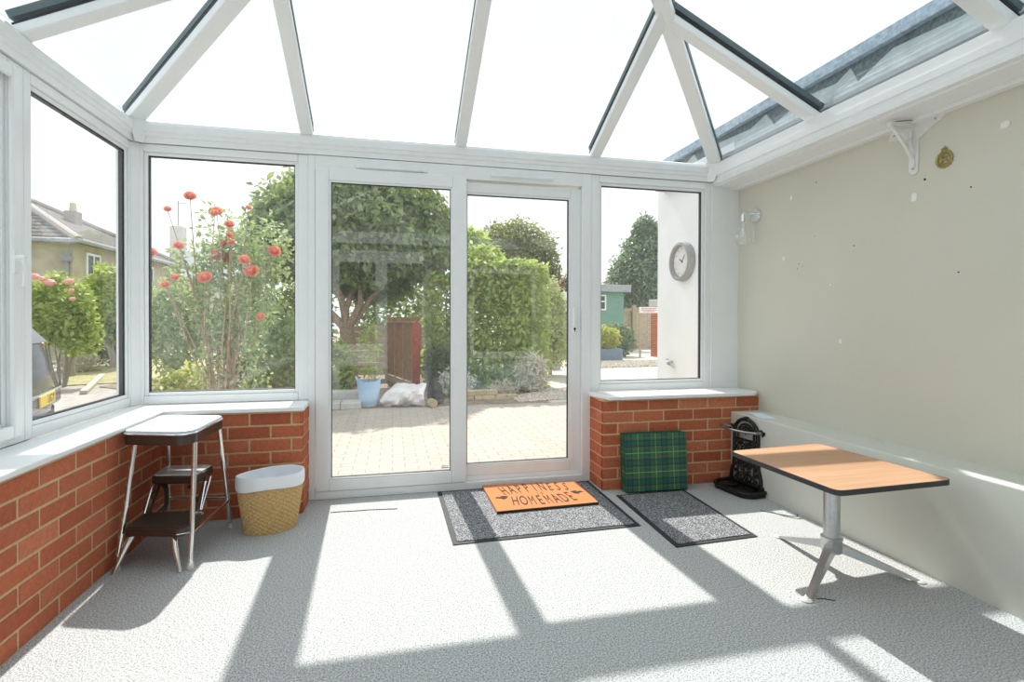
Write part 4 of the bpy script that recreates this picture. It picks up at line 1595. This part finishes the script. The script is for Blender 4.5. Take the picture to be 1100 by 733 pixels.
# white sack lying on its side with firewood in its mouth
sk = thing('log_sack', (.22, 7.6, GZ), 'crumpled white woven sack lying on the patio edge', 'sack')
b = B()
rng = random.Random(5)
ns, nk = 18, 26
vs = []
for i in range(ns):
    t_ = i / (ns - 1)
    x = -.14 + .60 * t_
    rz = .02 + .135 * math.sin(min(1, t_ * 1.25 + .08) * PI * .62) ** .8
    ry = .05 + .20 * math.sin(min(1, t_ * 1.3 + .1) * PI * .55)
    for k in range(nk):
        a = 2 * PI * k / nk
        f = 1 + .10 * math.sin(3 * a + 9 * t_) + .09 * math.sin(5 * a - 14 * t_) + .05 * math.sin(9 * a + 22 * t_) + rng.uniform(-.03, .03)
        z = rz * (1 + math.sin(a) * f)
        vs.append((x + .03 * math.sin(2 * a + t_ * 5), 7.62 + ry * math.cos(a) * f, max(GZ, GZ + z)))
fs = [(i * nk + k, i * nk + (k + 1) % nk, (i + 1) * nk + (k + 1) % nk, (i + 1) * nk + k) for i in range(ns - 1) for k in range(nk)]
fs += [tuple(range(nk))[::-1]]
b.add(vs, [q[::-1] for q in fs])
o = obj('sack_cloth', b, 'sack_white', sk, smooth=True)
md = o.modifiers.new('wall', 'SOLIDIFY')
md.thickness = .004
kb = thing('plastic_bag', (.63, 7.55, GZ), 'scrunched black bag in the mouth of the white sack', 'bag')
b = B().ball((.60, 7.60, GZ + .175), (.115, .12, .165), 14, 10, .10)
b.ball((.64, 7.56, GZ + .09), (.09, .10, .088), 12, 8, .12)
obj('crumpled_plastic', b, 'bag_black', kb)
lg = thing('firewood_log', (.545, 7.36, GZ), 'short sawn log lying in front of the black bag', 'log')
b = B().lathe([(.058, -.06), (.062, 0), (.058, .06)], (.545, 7.36, GZ + .062), 14, Matrix.Rotation(PI / 2, 4, 'X') @ Matrix.Rotation(.3, 4, 'Y'))
obj('bark_log', b, 'log_tan', lg, smooth=True)
# low slabs behind the bucket
for i, (x0, x1, y0, y1) in enumerate(((-1.15, -.70, 7.44, 7.75), (-.69, -.42, 7.44, 7.75), (-1.1, -.35, 7.78, 8.1))):
    tag(obj('stone_slab', B().box(x0, x1, y0, y1, G - .02, G + (.10 if i < 2 else .2)), 'slab_grey', bevel=.01, org=((x0 + x1) / 2, (y0 + y1) / 2, G)),
        ('long grey stone slab edging the bed, left of the blue bucket', 'short grey stone slab against the blue bucket', 'raised grey slab behind the two edging slabs')[i], 'slab')
# planting in the shaded bed
for nm, c, r, k, mat, lab, sz in (
        ('silver_shrub', (1.02, 8.40, .14), (.32, .26, .26), 900, 'leaf_silver', 'low silvery white shrub beside the white sack', .07),
        ('ornamental_grass', (2.33, 8.62, .22), (.26, .22, .32), 900, 'grass_pale', 'pale feathery grass clump in front of the hedge', .17),
        ('fern_clump', (-.85, 8.35, .40), (.28, .24, .46), 900, 'leaf_hedge', 'fresh green clump growing behind the stone slabs', .13),
        ('dark_shrub', (.78, 8.95, .30), (.26, .24, .44), 1200, 'leaf_dark', 'dark leafy shrub at the foot of the red post', .11),
        ('seed_grass', (1.78, 8.36, .0), (.26, .18, .13), 420, 'grass_pale', 'short dry grass tuft on the stone edging', .10)):
    t = thing(nm, (c[0], c[1], G), lab, 'plant')
    leaves('foliage', mat, t, [(c, r, k, 'e')], sz, int(c[1] * 100), droop=-.3 if 'grass' in nm else .1, aspect=.12 if 'grass' in nm else .45)
    b = B()
    for j in range(6):
        a = j * 1.05
        b.tube([(c[0], c[1], G - .01), (c[0] + r[0] * .4 * math.cos(a), c[1] + r[1] * .4 * math.sin(a), c[2])], [.008, .003], 5)
    obj('stems', b, 'bark', t)
# dry stone edging and gravel
b = B()
rng = random.Random(2)
for row in range(2):
    x = 1.02 + .06 * row
    while x < 1.85 - .35 * row:
        w = rng.uniform(.12, .22)
        b.box(x, x + w - .008, 7.92 + rng.uniform(-.012, .012) + .02 * row, 8.1, G + .075 * row, G + .07 + .075 * row)
        x += w
e_ = obj('stone_edging', b, 'walling_stone', bevel=.006, org=(1.4, 8.0, G))
tag(e_, 'low dry stone edging below the hedge', 'edging')


def pebbles(name, poly_fn, k, size, seed):
    rng = random.Random(seed)
    b = B()
    for i in range(k):
        x, y = poly_fn(rng)
        r = size * rng.uniform(.6, 1.3)
        z = G + .015 + r * .2
        a0 = rng.uniform(0, 6)
        ring = [(x + r * math.cos(a0 + q * 1.2566) * rng.uniform(.8, 1.1), y + r * .8 * math.sin(a0 + q * 1.2566) * rng.uniform(.8, 1.1), z) for q in range(5)]
        b.add(ring + [(x, y, z + r * .7), (x, y, z - r * .6)], [(q, (q + 1) % 5, 5) for q in range(5)] + [((q + 1) % 5, q, 6) for q in range(5)])
    o = obj(name, b, 'pebble')
    o['kind'] = 'stuff'
    return o


def band(rng):
    u = rng.random()
    w = rng.random()
    return 1.85 + 1.6 * u, 7.55 + .55 * w + .9 * u * w + .25 * u


g_ = pebbles('gravel', band, 3400, .021, 4)
tag(g_, 'mixed pebbles scattered along the patio edge below the hedge', 'gravel')


def band2(rng):
    u, w = rng.random(), rng.random()
    return 4.9 + 3.6 * u + .6 * w, 12.55 + .25 * u + w * (2.0 - .3 * u)


g_ = pebbles('gravel', band2, 4200, .045, 6)
tag(g_, 'bed of mixed pebbles in front of the slate blue planter', 'gravel')

# grey block, planter and shrubs by the shed
tag(obj('stone_block', B().box(3.62, 4.12, 12.4, 12.8, G - .02, G + .43), 'slab_grey', bevel=.03, org=(3.9, 12.6, G)), 'squat grey stone block beside the pale path', 'block')
pt = thing('slate_planter', (6.4, 15.05, G), 'slate blue rectangular trough planter beside the gravel bed', 'planter')
b = B().frame(5.75, 6.93, 14.85, 15.35, .05, .05, G - .01, .26, 'y')
b = B()
b.box(5.75, 6.93, 14.85, 14.90, G - .02, .27).box(5.75, 6.93, 15.35, 15.40, G - .02, .27).box(5.75, 5.80, 14.90, 15.35, G - .02, .27).box(6.88, 6.93, 14.90, 15.35, G - .02, .27)
obj('trough', b, 'slate_blue', pt, bevel=.01)
obj('planting_soil', B().box(5.80, 6.88, 14.90, 15.35, .10, .2), 'soil', pt)
for nm, c, r, k, mat, lab, sz in (
        ('golden_shrub', (6.35, 15.12, .62), (.62, .30, .36), 1800, 'leaf_yellow', 'golden yellow shrub growing in the slate blue planter', .11),
        ('grey_green_shrub', (7.5, 16.6, .48), (.68, .5, .60), 2400, 'leaf_conifer', 'rounded grey green shrub between golden shrub and fence', .12),
        ('low_green_shrub', (5.2, 16.3, .42), (.45, .5, .62), 1600, 'leaf_conifer', 'dark green shrub behind the grey stone block', .12)):
    t = thing(nm, (c[0], c[1], G if nm != 'golden_shrub' else .2), lab, 'shrub')
    leaves('foliage', mat, t, [(c, r, k, 'e')], sz, int(c[0] * 100))
    b = B()
    z0 = (G if nm != 'golden_shrub' else .2) - .01
    for j in range(6):
        a = j * 1.05
        b.tube([(c[0], c[1], z0), (c[0] + r[0] * .5 * math.cos(a), c[1] + r[1] * .5 * math.sin(a), c[2] + .2)], [.015, .005], 5)
    obj('stems', b, 'bark', t)

# green shed
sh = thing('garden_shed', (8.2, 21.5, G), 'green timber shed with pale grey flat roof and white window', 'shed')
b = B()
b.box(6.75, 9.62, 20.55, 23.0, G - .05, 2.40)
obj('shed_wall', b, 'shed_green', sh)
obj('shed_roof', B().box(6.6, 9.85, 20.35, 23.2, 2.40, 2.56).box(6.6, 9.85, 20.30, 20.36, 2.36, 2.66), 'shed_roof', sh, bevel=.01)
for x0, x1 in ((8.35, 8.80), (6.95, 7.75)):
    b = B().frame(x0, x1, 1.58, 2.24, .06, .06, 20.50, 20.58)
    b.box(x0 + .06, x1 - .06, 20.50, 20.57, 1.93, 1.98)
    w = obj('shed_window', b, 'upvc', sh)
    obj('shed_pane', B().box(x0 + .06, x1 - .06, 20.53, 20.56, 1.64, 2.18), 'dark_glass', w)
obj('shed_door', B().box(7.85, 8.30, 20.52, 20.58, G, 1.9), 'upvc', sh)
pst = thing('clothes_post', (5.92, 17.5, G), 'thin pale metal post standing beside the green shed', 'post')
obj('post', B().tube([(5.92, 17.5, G - .05), (5.92, 17.5, 2.2)], .035, 10), 'steel_brushed', pst, smooth=True)
obj('post_box', B().box(5.84, 6.0, 17.43, 17.57, 1.45, 2.15), 'upvc', pst, bevel=.01)

# fence, brick pier and the notice on it
ff = thing('rear_fence', (11.5, 21.6, G), 'brown close boarded fence at the far end of the garden', 'fence')
b = B()
x = 9.75
i = 0
while x < 15:
    b.box(x, x + .145, 21.55 + .01 * (i % 2), 21.575 + .01 * (i % 2), G - .02, 1.55 + .08 * (x - 9.75))
    x += .15
    i += 1
obj('fence_boards', b, 'fence_pale', ff)
for x in (10.55, 12.4):
    obj('fence_post', B().box(x - .09, x + .09, 21.42, 21.55, G - .05, 1.85), 'weathered_board', ff)
obj('fence_rail', B().bar((9.7, 21.5, 1.52), (15, 21.5, 1.92), .06, .14), 'weathered_board', ff)
bp_ = thing('brick_pier', (8.92, 16.2, G), 'square brick pier with concrete cap beside the white outside wall', 'pier')
obj('pier_core', B().box(8.71, 9.13, 16.02, 16.42, G - .05, 1.62), 'mortar', bp_)
b = B()
z = G + .003
for c in range(22):
    o_ = .11 if c % 2 else 0
    for x0 in (8.70, 8.70 + .225 - o_, 8.70 + .45 - o_):
        x1 = min(9.14, x0 + .215 - (o_ if x0 == 8.70 else 0))
        if x1 - x0 > .03:
            b.box(x0, x1, 16.0, 16.03, z, z + .065)
    b.box(8.70, 8.72, 16.04, 16.2, z, z + .065)
    b.box(8.70, 8.72, 16.21, 16.43, z, z + .065)
    z += .075
obj('pier_brickwork', b, 'brick_red', bp_)
obj('pier_cap', B().box(8.64, 9.19, 15.95, 16.48, 1.62, 1.86), 'slab_grey', bp_, bevel=.02)
ns_ = thing('notice_board', (8.45, 15.97, 1.45), 'small white notice board fixed in front of the brick pier', 'sign')
obj('board', B().box(8.02, 8.70, 15.93, 15.95, 1.40, 1.60), 'sign_white', ns_, bevel=.005)
b = B()
for z, a0, a1 in ((1.55, 8.10, 8.62), (1.50, 8.08, 8.64), (1.45, 8.16, 8.56)):
    x = a0
    while x < a1:
        w = rng.uniform(.02, .05)
        b.box(x, x + w, 15.926, 15.931, z - .012, z + .012)
        x += w + .012
obj('faded_text', b, 'sign_ink', ns_)
obj('sign_post', B().box(8.05, 8.10, 15.95, 16.0, G - .02, 1.6), 'weathered_board', ns_)

# ------------------------------------------------------------------ rose bed outside the left hand back window
rb = thing('rose_bush', (-1.55, 5.6, G), 'tall rose bush with coral red blooms outside the corner window', 'rose bush')
blooms = [(-1.87, 2.30, .055), (-1.64, 2.17, .05), (-1.66, 2.15, .04), (-1.53, 2.05, .045), (-1.53, 1.95, .035), (-1.51, 1.88, .035), (-1.58, 1.86, .045), (-1.64, 1.75, .068), (-1.53, 1.71, .068), (-1.33, 1.60, .07), (-1.40, 1.71, .055), (-1.13, 1.80, .065), (-1.74, 1.53, .066), (-1.25, 1.16, .042), (-1.97, 1.83, .045), (-2.08, 1.46, .04), (-2.0, 1.53, .036), (-2.20, 1.76, .05), (-2.06, 2.17, .035), (-1.36, 2.22, .03)]
rng = random.Random(12)
yb = {}
for i, (x, z, r) in enumerate(blooms):
    y = 5.5 + rng.uniform(-.18, .25)
    b = B()
    c = Vector((x * y / 5.5, y, 1.13 + (z - 1.13) * y / 5.5))
    QB = Vector((rng.uniform(-.3, .5), -.8, .55)).to_track_quat('Z', 'Y').to_matrix()
    for layer, (n_p, tilt, rr) in enumerate(((7, .22, 1.0), (6, .62, .92), (5, 1.0, .8), (4, 1.3, .6))):
        for k in range(n_p):
            a = 2 * PI * k / n_p + layer * .5 + i
            d = QB @ Vector((math.cos(a), math.sin(a), 0))
            u = QB @ Vector((-math.sin(a), math.cos(a), 0))
            up_ = QB @ Vector((0, 0, 1))
            o1 = d * math.cos(tilt) + up_ * math.sin(tilt)
            p0 = c - up_ * .1 * r
            b.add([p0, p0 + o1 * r * rr * .6 + u * r * .55, p0 + o1 * r * rr + u * r * .36 + up_ * r * .14, p0 + o1 * r * rr - u * r * .36 + up_ * r * .14, p0 + o1 * r * rr * .6 - u * r * .55], [(0, 1, 2, 3, 4)])
    b.ball(c + QB @ Vector((0, 0, r * .15)), r * .5, 8, 6)
    obj('bloom', b, 'petal_coral', rb, smooth=True)
    root = Vector((-1.6 + rng.uniform(-.15, .15), 5.65 + rng.uniform(-.1, .1), G - .02))
    midp = root.lerp(c, .5) + Vector((rng.uniform(-.1, .1), rng.uniform(-.08, .08), .15))
    obj('cane', B().tube([root, midp, c - Vector((0, 0, r * .3))], [.011, .007, .003], 6), 'bark', rb, smooth=True)
leaves('foliage', 'leaf_rose', rb, [((-1.55, 5.7, 1.45), (.40, .32, .66), 2300, 'e'), ((-1.30, 5.7, 1.75), (.34, .3, .45), 800, 'e'), ((-1.72, 5.7, 2.0), (.20, .2, .30), 170, 'e'), ((-1.55, 5.7, .7), (.34, .3, .5), 500, 'e'), ((-1.95, 5.75, 1.6), (.25, .25, .35), 350, 'e')], .065, 31)
obj('main_stem', B().tube(wander((-1.6, 5.65, G - .02), (-1.5, 5.7, 1.5), 7, .04), [.024, .022, .02, .018, .014, .01, .006], 8), 'bark', rb, smooth=True)
for nm, c, r, k, mat, lab, sz in (
        ('leafy_shrub', (-1.55, 7.6, .75), (.36, .4, .62), 1300, 'leaf_rose', 'pale leafy shrub at the right edge of the corner window', .10),
        ('leafy_shrub', (-3.12, 8.6, 1.0), (.42, .45, .78), 2200, 'leaf_rose', 'bushy shrub at the left edge of the corner window', .10),
        ('weedy_plant', (-2.62, 7.6, .18), (.42, .35, .36), 1300, 'leaf_yellow', 'low pale weeds below the bushy shrub at the left edge', .09),
        ('weedy_plant', (-1.85, 8.5, .12), (.38, .3, .30), 900, 'leaf_rose', 'low leafy plants behind the rose bush stems', .09),
        ('evergreen_shrub', (-2.6, 10.6, .85), (.80, .6, 1.00), 3000, 'leaf_dark', 'dark evergreen shrub seen behind the rose canes', .12),
        ('young_bush', (-1.38, 8.95, .85), (.30, .28, .60), 900, 'leaf_hedge', 'bright young bush between corner window and tree trunk', .10)):
    t = thing(nm, (c[0], c[1], G), lab, 'plant')
    leaves('foliage', mat, t, [(c, r, k, 'e')], sz, int(abs(c[0]) * 100))
    b = B()
    for j in range(6):
        a = j * 1.05
        b.tube([(c[0], c[1], G - .01), (c[0] + r[0] * .5 * math.cos(a), c[1] + r[1] * .5 * math.sin(a), c[2] + .2)], [.014, .005], 5)
    obj('stems', b, 'bark', t)

# ------------------------------------------------------------------ view through the left window: shrubs, car, house
pr = thing('pink_rose_shrub', (-5.85, 11.1, G), 'broad rose shrub with pale pink blooms seen through the left window', 'rose bush')
leaves('foliage', 'leaf_hedge', pr, [((-5.95, 11.1, 1.30), (.55, .5, .66), 3600, 'e'), ((-5.6, 11.1, .85), (.35, .3, .45), 700, 'e')], .11, 41)
b = B()
for j in range(9):
    a = j * .7
    b.tube(wander((-5.9 + .06 * math.cos(a), 11.1 + .06 * math.sin(a), G - .02), (-5.9 + .35 * math.cos(a), 11.1 + .3 * math.sin(a), 1.3), 5, .04), [.020, .017, .014, .010, .005], 6)
obj('canes', b, 'bark_grey', pr, smooth=True)
for x, z, r in ((-6.06, 1.88, .08), (-5.56, 1.80, .075), (-6.26, 1.82, .07), (-5.83, 1.78, .085), (-5.95, 1.84, .06), (-5.52, 1.65, .05), (-5.5, 1.5, .05)):
    b = B().ball((x, 10.68, z), (r, r, r * .7), 9, 7, .14)
    obj('bloom', b, 'petal_pink', pr)
dk = thing('boundary_shrub', (-7.0, 15.2, G), 'tall dark shrub standing behind the pink rose shrub', 'shrub')
leaves('foliage', 'leaf_hedge', dk, [((-7.05, 15.4, 1.45), (.75, .6, 1.15), 3800, 'e')], .15, 43)
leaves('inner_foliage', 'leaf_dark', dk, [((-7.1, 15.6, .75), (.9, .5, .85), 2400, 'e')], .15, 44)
trunk_('trunk', dk, [(wander((-6.85, 15.1, G - .03), (-7.15, 15.2, 1.4), 6, .07), .09, .05), (wander((-6.9, 15.1, .3), (-7.5, 15.2, 1.5), 5, .07), .05, .03)], 'bark_grey')
sp = thing('tree_stump', (-6.75, 13.0, G), 'straight grey trunk rising through the pink rose shrub', 'trunk')
obj('bare_trunk', B().tube(wander((-6.75, 13.0, G - .05), (-6.72, 13.0, 1.5), 6, .015), [.11, .10, .095, .095, .09, .08], 10), 'bark_grey', sp, smooth=True)
leaves('sprouting_leaves', 'leaf_mid', sp, [((-6.72, 13.0, 1.55), (.4, .35, .35), 400, 'e')], .13, 47)
tag(obj('kerb_stone', B().bar((-4.95, 9.9, G), (-6.1, 12.9, G), .10, .07), 'kerb_stone', bevel=.015, org=(-6.2, 11.5, G)), 'straight stone kerb between driveway and lawn', 'kerb')
dg_ = thing('dry_grass_tuft', (-7.15, 14.1, G), 'tuft of dry grass below the tall dark shrub', 'plant')
leaves('blades', 'grass_pale', dg_, [((-7.15, 14.1, .10), (.45, .3, .22), 420, 'e')], .25, 48, droop=-.6, aspect=.1)

# dark hatchback, rear corner in view
car = thing('parked_car', (-4.3, 6.0, G), 'dark blue hatchback parked on the drive with yellow rear plate', 'car')
dirw = Vector((.30, -.954, 0)).normalized()       # along the tail, towards the near corner
fwd = Vector((dirw.y, -dirw.x, 0))                # pointing to the front of the car (away)
if fwd.x > 0:
    fwd = -fwd
E0 = Vector((-3.49, 6.56, G))
MCAR = Matrix(((fwd.x, dirw.x, 0, E0.x + dirw.x * .80), (fwd.y, dirw.y, 0, E0.y + dirw.y * .80), (0, 0, 1, G), (0, 0, 0, 1)))
# local: x forward from the tail, y across (-.8 far side .. +.8), z up
side = [(.10, .22), (.02, .30), (.0, .55), (.03, .68), (.05, .82), (.09, .98), (.20, 1.20), (.42, 1.38), (.75, 1.48), (1.3, 1.52), (2.0, 1.48), (2.8, 1.05), (3.7, .88), (3.95, .55), (3.9, .25), (3.6, .2)]
b = B()
ny = 13
vs = []
for j in range(ny):
    v_ = -1 + 2 * j / (ny - 1)
    for x, z in side:
        edge = 1 - abs(v_) ** 4
        half = .80 if z < .9 else .80 - .15 * ((z - .9) / .6) ** 1.3
        tail = .09 * abs(v_) ** 6 * (1 if x < 1 else 0)
        zz = z - (.05 * (abs(v_) ** 6) if z > 1.2 else 0)
        vs.append(MCAR @ Vector((x + tail, v_ * half, zz)))
k = len(side)
fs = [(j * k + i, j * k + (i + 1) % k, (j + 1) * k + (i + 1) % k, (j + 1) * k + i) for j in range(ny - 1) for i in range(k)]
fs += [tuple(range(k))[::-1], tuple(range((ny - 1) * k, ny * k))]
b.add(vs, fs)
obj('body', b, 'car_paint', car, smooth=True)
b = B()
gl = [Vector((.085, -.62, .99)), Vector((.085, .62, .99)), Vector((.33, .54, 1.30)), Vector((.33, -.54, 1.30))]
b.quad_sheet([MCAR @ p for p in gl], .02, MCAR.to_3x3() @ Vector((-.85, 0, .5)))
obj('rear_window', b, 'car_glass', car, bevel=.01)
b = B().box(-.02, .12, -.74, .74, .36, .52, MCAR)
bm_ = obj('bumper', b, 'car_paint', car, bevel=.04, seg=3)
obj('bumper_strip', B().box(-.026, .0, -.72, .72, .505, .53, MCAR), 'chrome', bm_, bevel=.006)
obj('under_tray', B().box(.03, .3, -.70, .70, .14, .34, MCAR), 'car_trim', car, bevel=.02)
for s in (-1, 1):
    b = B().prism([(s * .69, .74), (s * .795, .74), (s * .775, 1.0), (s * .72, .98)], .06, MCAR @ Matrix(((0, 0, 1, .125), (1, 0, 0, 0), (0, 1, 0, 0), (0, 0, 0, 1))))
    obj('tail_lamp', b, 'lens_red', car, bevel=.01)
for s in (-.74, .60):
    for x in (.62, 3.1):
        b = B().lathe([(.19, -.07), (.29, -.08), (.31, -.05), (.31, .05), (.29, .08), (.19, .07)], MCAR @ Vector((x, s + .06, .305)), 28, MCAR.to_3x3().to_4x4() @ Matrix.Rotation(PI / 2, 4, 'X'))
        obj('wheel', b, 'tyre', car, smooth=True)
PL = MCAR @ Matrix.Translation((0, -.12, 0.03))
pl = obj('number_plate', B().box(-.035, -.02, -.27, .27, .375, .485, PL), 'plate_yellow', car, bevel=.004)
letters('plate_lettering', 'UGY', 'gasket', pl, lambda i, k: PL @ Matrix(((0, 0, -1, -.0355), (-1, 0, 0, -.02 - i * .085), (0, 1, 0, .392), (0, 0, 0, 1))), .11)

# neighbouring house
hs = thing('neighbour_house', (-12.5, 24, G), 'beige rendered house with hipped brown tiled roof beyond the shrubs', 'house')
HX = -10.3
obj('house_wall', B().box(-18.3, HX, 20, 29, G - .1, 3.75), 'house_render', hs)
ez, ov = 3.70, .35
pit = math.tan(math.radians(27))
x0, x1, y0, y1 = -18.3 - ov, HX + ov, 20 - ov, 29 + ov
hw = (x1 - x0) / 2
rzh = ez + (y1 - y0) / 2 * pit if (y1 - y0) < (x1 - x0) else ez + hw * pit
ra, rb_ = Vector(((x0 + x1) / 2, y0 + hw, rzh)), Vector(((x0 + x1) / 2, y1 - hw, rzh))
cs_ = [Vector((x0, y0, ez)), Vector((x1, y0, ez)), Vector((x1, y1, ez)), Vector((x0, y1, ez))]
b = B().add(cs_ + [ra, rb_], [(0, 1, 4), (1, 2, 5, 4), (2, 3, 5), (3, 0, 4, 5), (3, 2, 1, 0)])
obj('house_roof', b, 'roof_tiles', hs)
b = B()
for p, q in ((cs_[0], ra), (cs_[1], ra), (cs_[2], rb_), (cs_[3], rb_), (ra, rb_)):
    b.tube([p + Vector((0, 0, .04)), q + Vector((0, 0, .04))], .13, 8)
obj('ridge_tiles', b, 'ridge_tile', hs, smooth=True)
b = B().tube([(x0, y0 - .05, ez), (x1 + .05, y0 - .05, ez), (x1 + .05, y1, ez)], .075, 8)
obj('gutter', b, 'gutter_grey', hs, smooth=True)
b = B().tube([(HX + .05, 19.92, ez - .05), (HX - .12, 19.94, 3.1), (HX - .12, 19.94, G)], .055, 8)
b.box(HX - .28, HX + .04, 19.84, 20.0, 3.05, 3.25)
obj('downpipe', b, 'gutter_grey', hs, smooth=True)
b = B().tube([(HX + .08, 23.6, ez - .05), (HX + .08, 23.6, G)], .05, 8)
obj('downpipe', b, 'gutter_grey', hs, smooth=True)
for y_ in (20.75, 25.0):
    b = B().frame(y_, y_ + .9, 2.3, 3.45, .08, .08, HX - .02, HX + .05, 'x')
    b.box(HX - .02, HX + .05, y_ + .42, y_ + .48, 2.38, 3.37)
    w = obj('house_window', b, 'upvc', hs)
    obj('window_pane', B().box(HX - .01, HX + .02, y_ + .08, y_ + .82, 2.38, 3.37), 'dark_glass', w)
ch = obj('chimney_stack', B().box(-12.92, -12.50, 24.5, 25.0, 4.4, 5.55), 'ridge_tile', hs, bevel=.02)
b = B()
for dx in (.2, .5):
    pass
obj('chimney_pot', B().lathe([(.12, 0), (.13, .05), (.10, .35)], (-12.71, 24.75, 5.55), 14), 'walling_stone', ch, smooth=True)

# a second roof with chimney behind the rose bed
h2 = thing('neighbour_house', (-8.2, 31, G), 'low grey roofed house with chimney and aerial behind the rose bed', 'house')
obj('house_wall', B().box(-11.6, -8.0, 31, 36, G - .1, 3.4), 'house_cream', h2)
b = B().add([Vector(p) for p in ((-11.7, 30.7, 3.35), (-7.9, 30.7, 3.35), (-7.9, 36.3, 3.35), (-11.7, 36.3, 3.35), (-11.7, 33.5, 5.1), (-7.9, 33.5, 5.1))], [(0, 1, 5, 4), (2, 3, 4, 5), (1, 2, 5), (3, 0, 4), (3, 2, 1, 0)])
obj('house_roof', b, 'shed_roof', h2)
ch = obj('chimney_stack', B().box(-12.35, -11.70, 33.2, 33.9, G, 6.5), 'house_cream', h2, bevel=.02)
b = B().tube([(-12.0, 33.5, 6.55), (-12.0, 33.5, 8.0)], .03, 6)
b.bar((-12.35, 33.5, 7.85), (-11.6, 33.5, 7.85), .03, .03)
obj('aerial', b, 'gutter_grey', ch)
